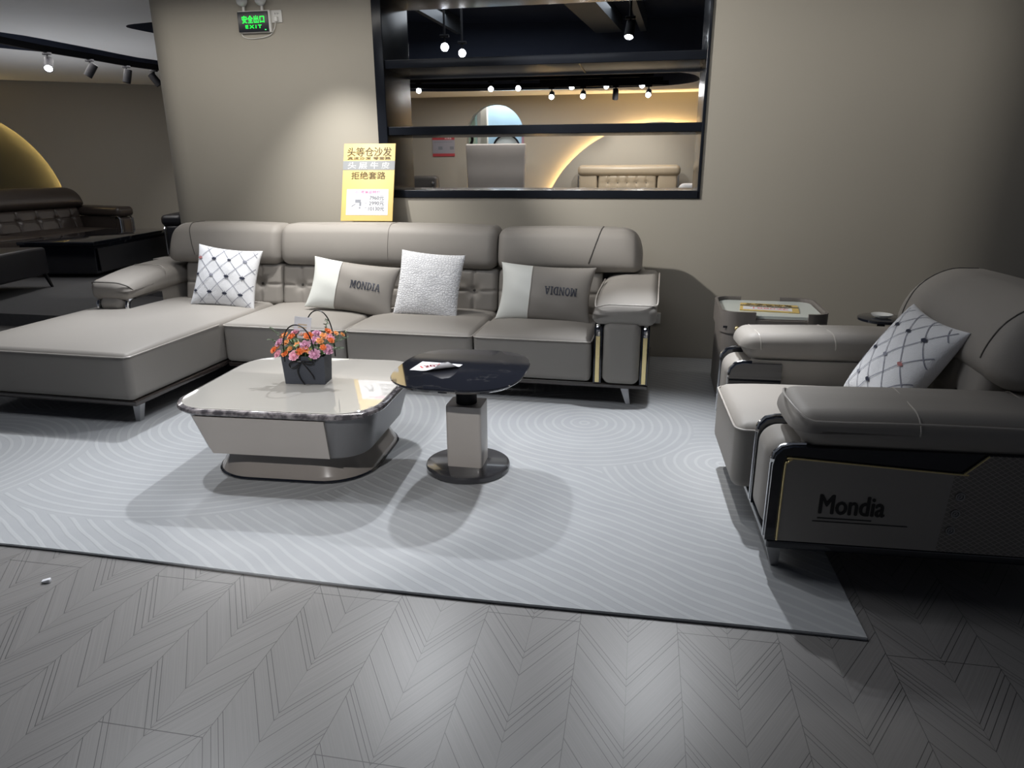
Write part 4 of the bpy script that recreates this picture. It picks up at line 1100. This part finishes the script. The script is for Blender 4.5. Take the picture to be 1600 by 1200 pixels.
far_arm(fs, darkleather, 1, .04, .02, 1.1, .04)
for x, y in ((.1, .1), (-2.6, .1), (.1, .9)): blade_leg(fs, x, y, 0, 0)
# black coffee table
bt = thing('coffee_table', 'long glossy black coffee table in front of the dark brown sofa', 'coffee table', (-6.66, 7.62, PZ), R(8))
m = MB()
loft(m, [[(-.86, .04, .05), (-.02, .04, .05), (-.02, 1.78, .05), (-.86, 1.78, .05)], [(-.92, 0, .40), (.02, 0, .40), (.02, 1.84, .40), (-.92, 1.84, .40)]]); m.build('body', gloss_black, bt, 20)
m = MB(); rbox(m, (-.45, .92, .425), (.98, 1.88, .045), .006, seg=2); m.build('table_top', gloss_black, bt, 20)
m = MB(); loft(m, [[(.002, .10, .07), (.002, 1.74, .07), (.028, 1.80, .36), (.028, .05, .36)], [(.012, .10, .07), (.012, 1.74, .07), (.038, 1.80, .36), (.038, .05, .36)]]); m.build('drawer_front', mat('charcoal lacquer', (.05, .05, .054), .35, var=.1), bt, 20)
m = MB(); box(m, -.75, -.10, .15, 1.65, 0, .055); m.build('plinth', trackm, bt)
# black bench seat at the left edge
ot = thing('leather_bench', 'black leather bench seat with splayed legs at the far left edge', 'bench', (-6.52, 6.0, PZ), R(12))
m = MB(); rbox(m, (-.70, .52, .30), (1.40, 1.02, .30), .03, (4, 4, 2), 3, lambda x, y, z: (x, y, z+(.012*(1-(y/.5)**4) if z > .1 else 0))); m.build('cushion', blackleather, ot, 60)
for x, y, dx in ((.02, .04, -.06), (.02, .98, -.06), (-1.36, .04, .04), (-1.36, .98, .04)): blade_leg(ot, x, y, dx, 0, 0, .165, trackm, .035, .014)
# black armchair behind the wall edge
ac = thing('club_armchair', 'black leather armchair half hidden by the left end of the wall', 'armchair', (-6.55, 8.78, PZ), R(12))
far_arm(ac, blackleather, 1, .0, .05); far_arm(ac, blackleather, -1, 1.15, .05)
seat(ac, blackleather, .27, .88, .02, .85, .14, .42, .03, blackleather); headrest(ac, blackleather, .1, 1.05, .75, 1.0, .5, 1.0, (), .05, .03, (1, 1))
for x, y in ((.1, .1), (1.05, .1), (.1, .9), (1.05, .9)): blade_leg(ac, x, y, 0, 0)
# beige headboard
hb = thing('bed_headboard', 'beige tufted leather bed headboard with a rolled top at the far wall', 'headboard', (-.32, 13.85, PZ))
m = MB(); rbox(m, (0, .0, 1.21), (1.90, .22, .20), .085, (10, 2, 2), 5); m.build('top_roll', beigeleather, hb, 60)
m = MB(); box(m, -.9, .9, .05, .15, .0, 1.14); m.build('back_board', beigeleather, hb)
tufted(hb, beigeleather, -.56, .52, -.06, .35, 1.13, 0, .14, (.17, .34, .5, .66, .83), .82, .03, 'tufted_panel')
for x0, x1 in ((-.92, -.58), (.54, .90)):
    m = MB(); rbox(m, ((x0+x1)/2, .0, .62), (x1-x0, .14, 1.02), .04, (3, 2, 4), 3); m.build('wing_panel', beigeleather, hb, 60)
for x in (-.935, .92):
    m = MB(); lathe(m, [(.012, .3), (.012, 1.12)], 12, (x, -.05, 0)); m.build('metal_post', steel, hb)
m = MB(); rbox(m, (0, -.9, .28), (1.8, 1.9, .36), .06, (3, 3, 2), 3); m.build('bed_base', beigeleather, hb, 60)
m = MB(); rbox(m, (0, 0, 0), (.50, .20, .36), .09, (4, 2, 3), 4); o = m.build('bed_pillow', fluff, None, 60); o.location = (.93, 13.3, .985); o.rotation_euler = (R(-15), 0, R(10)); tag(o, 'pale round cushion at the right end of the beige headboard', 'pillow')
m = MB(); rbox(m, (0, 0, .31), (.5, .42, .62), .02, (1, 1, 1), 2); o = m.build('nightstand', greywood, None, 30); o.location = (.92, 13.3, PZ); tag(o, 'plain grey nightstand at the right end of the beige headboard', 'nightstand')
o2 = bpy.data.objects['bed_pillow']; o2.location = (.84, 13.25, .935)
# dark headboard at left, seen at the left end of the opening
hb2 = thing('padded_headboard', 'dark grey padded headboard corner below the red poster', 'headboard', (-4.35, 13.6, PZ))
m = MB(); rbox(m, (-.05, 0, .58), (.92, .22, 1.10), .07, (3, 2, 3), 4); m.build('panel', mat('dark grey leather', (.085, .08, .076), .4, bscale=160, var=.05), hb2, 60)
for z in (1.0, .90): 
    m = MB(); loft(m, [[(.33+r_*math.cos(2*PI*k/12), -.11-d_, z+r_*math.sin(2*PI*k/12)) for k in range(12)] for r_, d_ in ((.028, 0), (.028, .014), (.016, .022), (.002, .024))]); m.build('stud', chrome, hb2)
# tall padded panel in front of the arched doorway
tp = thing('privacy_screen', 'tall grey padded leather screen standing in front of the arched doorway', 'screen', (-2.72, 13.2, PZ))
m = MB(); rbox(m, (0, 0, .88), (1.06, .14, 1.62), .03, (10, 2, 24), 3, lambda x, y, z: (x*(1+.07*z), y+.004*math.cos(z*14)*(1 if y < 0 else 0), z)); m.build('cushion', greyleather, tp, 60)
m = MB(); box(m, -.35, .35, -.12, .14, 0, .08); m.build('foot', trackm, tp)
# poster
po = thing('wall_poster', 'red and white price poster on the far wall left of the doorway', 'poster', (-4.03, FY-.01, 1.80))
m = MB(); rbox(m, (0, 0, 0), (.46, .008, .38), .002); m.build('sheet', mat('pale grey sheet', (.30, .29, .33), .6, var=.02), po)
m = MB(); box(m, -.23, .23, -.0065, -.0045, .125, .19); box(m, -.23, .23, -.0065, -.0045, -.19, -.135); m.build('red_bands', mat('deep red print', (.42, .05, .06), .5, var=.03), po, weld=0)
m = MB(); box(m, -.11, -.02, -.006, -.0045, -.06, .0); box(m, .13, .21, -.006, -.0045, -.06, .0); box(m, -.2, .19, -.006, -.0045, .08, .09); m.build('grey_print', greypale, po, weld=0)
m = MB(); put_text(m, '好消息', .05, lambda x, y, z: (.1+x, -.008, .157+y), width=.14); m.build('lettering', whiteink, po, weld=0)
# through the doorway: shop corridor
m = MB(); box(m, -3.52, -1.6, FY+1.9, FY+2.0, 0, 3.4); struct(m.build('wall_corridor', bluewall))
m = MB(); m.add([(-9, FY+.25, 3.4), (3, FY+.25, 3.4), (3, FY+9, 3.4), (-9, FY+9, 3.4)], [(0, 1, 2, 3)]); struct(m.build('ceiling_corridor', shopwhite))
m = MB(); m.add([(-9, FY+.23, .1), (3, FY+.23, .1), (3, FY+9, .1), (-9, FY+9, .1)], [(0, 1, 2, 3)]); struct(m.build('floor_corridor', mat('pale stone floor', (.5, .5, .48), .3, var=.05)))
m = MB(); m.add([(-9, FY+8, .1), (3, FY+8, .1), (3, FY+8, 3.4), (-9, FY+8, 3.4)], [(0, 1, 2, 3)]); struct(m.build('wall_shop', mat('tan shop wall', (.42, .36, .30), .7, var=.05)))
m = MB(); box(m, -3.66, -3.52, FY+1.75, FY+2.0, .1, 3.4); struct(m.build('trim_3', mat('beige column paint', (.5, .45, .38), .7, var=.03)))
am = thing('round_mirror_board', 'round white board with a black rim on the pale blue wall', 'board', (-3.10, FY+1.86, 1.78))
m = MB(); loft(m, [[(.30*math.cos(2*PI*k/40), d_, .30*math.sin(2*PI*k/40)) for k in range(40)] for d_ in (0, .03)]); m.build('board', shopwhite, am, 30)
m = MB(); tube(m, [(.30*math.cos(2*PI*k/40), 0, .30*math.sin(2*PI*k/40)) for k in range(40)], .02, 6, True); m.build('rim', trackm, am)
sw = thing('mint_pillar', 'pale mint pillar with black wavy shapes at the left side of the doorway', 'pillar', (-3.62, FY+.55, .1))
m = MB(); box(m, -.14, .14, -.1, .1, 0, 3.2); m.build('shaft', mintm, sw)
m = MB()
for z in (.75, 1.35, 1.95):
    pts = [(.03+.05*math.sin(k*.6), -.104, z-.22+.44*k/10) for k in range(11)]
    tube(m, pts, .028, 6)
m.build('wavy_inlay', trackm, sw)
pk = thing('curved_partition', 'pink and lilac curved partition at the right side of the doorway', 'partition', (-2.35, FY+.45, .1))
m = MB(); prism(m, [(-.10, 1.15), (-.14, 1.5), (-.12, 1.9), (0, 2.2), (.3, 2.4), (.3, 1.5)], -.03, .0, 'y'); m.build('lilac_shape', purplem, pk, 30)
m = MB(); prism(m, [(-.12, 1.2), (-.17, 1.5), (-.15, 1.95), (-.02, 2.25), (.0, 2.22), (-.09, 1.9), (-.10, 1.5), (-.06, 1.2)], -.06, -.03, 'y'); m.build('pink_edge', pinkm, pk, 30)
m = MB(); prism(m, [(-.13, 0), (-.12, 1.15), (.0, 1.38), (.3, 1.5), (.3, 0)], -.035, .0, 'y'); m.build('white_base', shopwhite, pk, 30)
rk = thing('display_rack', 'white display rack with small goods seen through the doorway', 'rack', (-5.1, FY+3.0, .1))
for z in (.3, .7, 1.1, 1.5):
    m = MB(); box(m, -.1, 1.1, -.2, .2, z, z+.03); m.build('shelf_board', shopwhite, rk)
m = MB(); box(m, -.13, -.1, -.2, .2, 0, 1.8); box(m, 1.1, 1.13, -.2, .2, 0, 1.8); m.build('side_frame', shopwhite, rk, weld=0)
rnd = random.Random(3); gm = [mat('dark ware', (.05, .05, .06), .4, var=.1), mat('pink ware', (.7, .35, .35), .4, var=.1), mat('grey ware', (.35, .35, .36), .4, var=.1)]
for z in (.3, .7, 1.1, 1.5):
    for k in range(7):
        r_ = rnd.uniform(.05, .075); h_ = rnd.uniform(.12, .26)
        m = MB(); lathe(m, [(r_*.7, 0), (r_, h_*.35), (r_*.9, h_*.7), (r_*.4, h_*.85), (r_*.5, h_)], 12); o = m.build('vase', gm[rnd.randrange(3)], None); o.location = (-5.05+.155*k, FY+3.0, .1+z+.031)
        tag(o, 'small vase on the white display rack beyond the doorway', 'vase', 'vases on the rack beyond the doorway')
lp = bpy.data.lights.new('corridor_light', 'AREA'); lp.energy = 420; lp.size = 3; lo = bpy.data.objects.new('corridor_light', lp); COL.objects.link(lo); lo.location = (-3, FY+2.6, 3.3)
lp.color = (.95, .98, 1); lp.size = 2.2

# ---- ducts, rails and spotlights on the far ceiling
for nm, lab, a, b, wd in (('ceiling_duct', 'broad grey duct in the black ceiling recess', (-.86, 7.6), (-.56, 10.1), .34), ('ceiling_duct', 'narrow grey duct in the black ceiling recess right of the broad duct', (-.27, 7.6), (-.12, 10.1), .08), ('ceiling_duct', 'thin grey rail crossing the black ceiling recess at left', (-2.62, 7.6), (-2.50, 9.8), .06)):
    m = MB(); d_ = (Vector((*b, 0))-Vector((*a, 0))); s = Vector((-d_.y, d_.x, 0)).normalized()*wd/2; z0, z1 = CZ+.36, CZ+.54
    A, B = Vector((*a, 0)), Vector((*b, 0))
    loft(m, [[(A+s)+Vector((0, 0, z0)), (A-s)+Vector((0, 0, z0)), (A-s)+Vector((0, 0, z1)), (A+s)+Vector((0, 0, z1))], [(B+s)+Vector((0, 0, z0)), (B-s)+Vector((0, 0, z0)), (B-s)+Vector((0, 0, z1)), (B+s)+Vector((0, 0, z1))]])
    tag(m.build(nm, ductm, None, 20), lab, 'duct')
def make_lamp():
    t = thing('track_spotlight', '', 'spotlight')
    mb = MB(); rbox(mb, (0, 0, -.012), (.10, .035, .025), .004); mb.build('adapter', trackm, t)
    mb = MB(); tube(mb, [(0, 0, -.02), (0, 0, -.07)], .010, 8); br = mb.build('bracket', trackm, t)
    hd = bpy.data.objects.new('lamp_head', None)
    mb = MB(); lathe(mb, [(.02, .085), (.046, .08), (.048, .0), (.048, -.085), (.042, -.085), (.040, -.07)], 20, caps=False)
    lathe(mb, [(.001, .086), (.02, .085)], 20, caps=False)
    h = mb.build('lamp_head', trackm, t, 40); h.location = (0, 0, -.12)
    mb = MB(); lathe(mb, [(.041, -.078), (.041, -.072)], 20); mb.build('lens', lampglow, h)
    return t
lamp0 = make_lamp(); first = [True]
def put_lamp(x, y, z, aim, label, lit=True, group=None, energy=0, deg=60, col=(1, .97, .92)):
    if first[0]: t = lamp0; first[0] = False
    else: t = copy_tree(lamp0)
    t.location = (x, y, z); t['label'] = label
    if group: t['group'] = group
    h = [c for c in t.children if c.name.startswith('lamp_head')][0]
    p = Vector((x, y, z-.12)); q = (Vector(aim)-p).to_track_quat('-Z', 'Y'); h.rotation_euler = q.to_euler()
    if not lit:
        ln = h.children[0]; ln.data = ln.data.copy(); ln.data.materials.clear(); ln.data.materials.append(trackm)
    if energy:
        dv = (Vector(aim)-p).normalized()*.10
        spot(p+dv, aim, energy, deg, col, .7, .03)
    return t
TZ = CZ+.0
# rail in the crescent recess (left part in view past the end of the wall, right part in the opening)
rail_pts = catmull([(-6.7, 6.3, 0), (-6.76, 6.98, 0), (-6.78, 7.61, 0), (-6.72, 8.19, 0), (-6.69, 8.79, 0), (-6.6, 9.21, 0), (-6.4, 9.9, 0), (-5.8, 10.9, 0), (-4.6, 12.0, 0), (-3.0, 12.6, 0), (-1.2, 12.72, 0), (.3, 12.75, 0)], 8)
m = MB(); rings = []
for i, p in enumerate(rail_pts):
    tdir = (rail_pts[min(i+1, len(rail_pts)-1)]-rail_pts[max(i-1, 0)]).normalized(); s = Vector((-tdir.y, tdir.x, 0))*.02
    rings.append([(p+s)+Vector((0, 0, CZ-.03)), (p-s)+Vector((0, 0, CZ-.03)), (p-s)+Vector((0, 0, CZ+.04)), (p+s)+Vector((0, 0, CZ+.04))])
loft(m, rings); tag(m.build('light_rail', trackm, None, 30), 'curved black lamp rail in the crescent ceiling recess', 'rail')
G = 'track spotlights on the far ceiling'
put_lamp(-6.78, 7.61, CZ-.03, (-5.2, 5.2, 0), 'lit black spotlight, leftmost on the rail left of the wall', True, G)
put_lamp(-6.72, 8.19, CZ-.03, (-7.5, 7.7, 1.2), 'unlit black spotlight, second from left on the rail left of the wall', False, G)
put_lamp(-6.69, 8.79, CZ-.03, (-7.0, 8.5, 1.0), 'unlit black spotlight, third from left on the rail left of the wall', False, G)
put_lamp(-6.60, 9.21, CZ-.03, (-5.9, 9.6, 1.4), 'unlit black spotlight nearest the wall end on the left rail', False, G)
def beam(x0, x1, y, z0, z1, label):
    m = MB(); box(m, x0, x1, y-.025, y+.025, z0, z1); return tag(m.build('light_rail', trackm, None, 30), label, 'rail')
beam(-4.15, .05, 12.5, 2.795, CZ+.305, 'straight black rail carrying the upper lamp row in the opening')
beam(-1.80, .20, 12.4, 2.66, 2.78, 'straight black rail carrying the lower lamp row in the opening')
for x, lab in ((-3.92, 'lit spotlight at the left end of the upper lamp row in the opening'), (-2.65, 'lit spotlight above the left side of the arched doorway'), (-2.18, 'lit spotlight above the right side of the arched doorway'), (-1.28, 'fourth lit spotlight from the left in the upper lamp row of the opening'), (-.71, 'fifth lit spotlight from the left in the upper lamp row of the opening'), (-.13, 'lit spotlight at the right end of the upper lamp row of the opening')):
    put_lamp(x, 12.5, 2.794, (x*.3, 2, 1.0), lab, True, G)
for x, lab, lit in ((-1.60, 'lit hanging spotlight at the left end of the lower lamp row', True), (-1.08, 'second lit hanging spotlight from the left in the lower lamp row', True), (-.55, 'unlit hanging spotlight in the lower lamp row', False), (-.02, 'lit hanging spotlight at the right end of the lower lamp row', True)):
    put_lamp(x, 12.4, 2.6592, (x*.5-.4, 7 if lit else 13.5, 0.2), lab, lit, G)
def rod(t, x, y, z0, z1):
    mb = MB(); tube(mb, [(0, 0, 0), (0, 0, z1-z0)], .012, 8); mb.build('drop_rod', trackm, t)
for x, y, lab in ((-2.20, 8.0, 'left of the two bright spotlights in the black ceiling recess'), (-2.12, 8.45, 'right of the two bright spotlights in the black ceiling recess')):
    t = put_lamp(x, y, 2.78, (0, 0, 1.3), lab, True, G); rod(t, x, y, 2.78, CZ+.549)
t = put_lamp(-.225, 7.75, 2.84, (-.5, 6.4, .2), 'dark spotlight with a lit rim hanging under the narrow duct', True, G); rod(t, -.225, 7.75, 2.84, CZ+.36)
# light for the far area: lamp spots plus added fill
spot((-.45, 12.0, 2.6), (-.35, 13.9, 1.25), 130, 62, (1, .96, .88), .9)
wash((-1.6, 13.0, 2.66), 5.0, .5, 62, (1, .96, .92))
wash((-1.4, 8.4, 3.20), 2.4, 1.6, 26, (.85, .92, 1))
wash((-6.8, 8.0, 2.69), .4, 2.4, 30, (1, .97, .95))
o = wash((-6.6, 7.4, 1.3), 2.6, 2.6, 15, (.95, .97, 1)); o.rotation_euler = (PI, 0, 0)  # added upward fill to lift the far-left ceiling, no lamp hangs here
spot((-6.2, 9.2, 2.6), (-6.9, 11.0, .7), 50, 60, (1, .98, .95), 1)
spot((-6.3, 6.6, 2.6), (-6.0, 7.0, .12), 22, 34, (1, .98, .93), .6)
spot((-2.3, 10.8, 2.6), (-2.7, 13.2, 1.3), 55, 40, (1, .97, .94), .9)  # added spot that brightens the grey screen
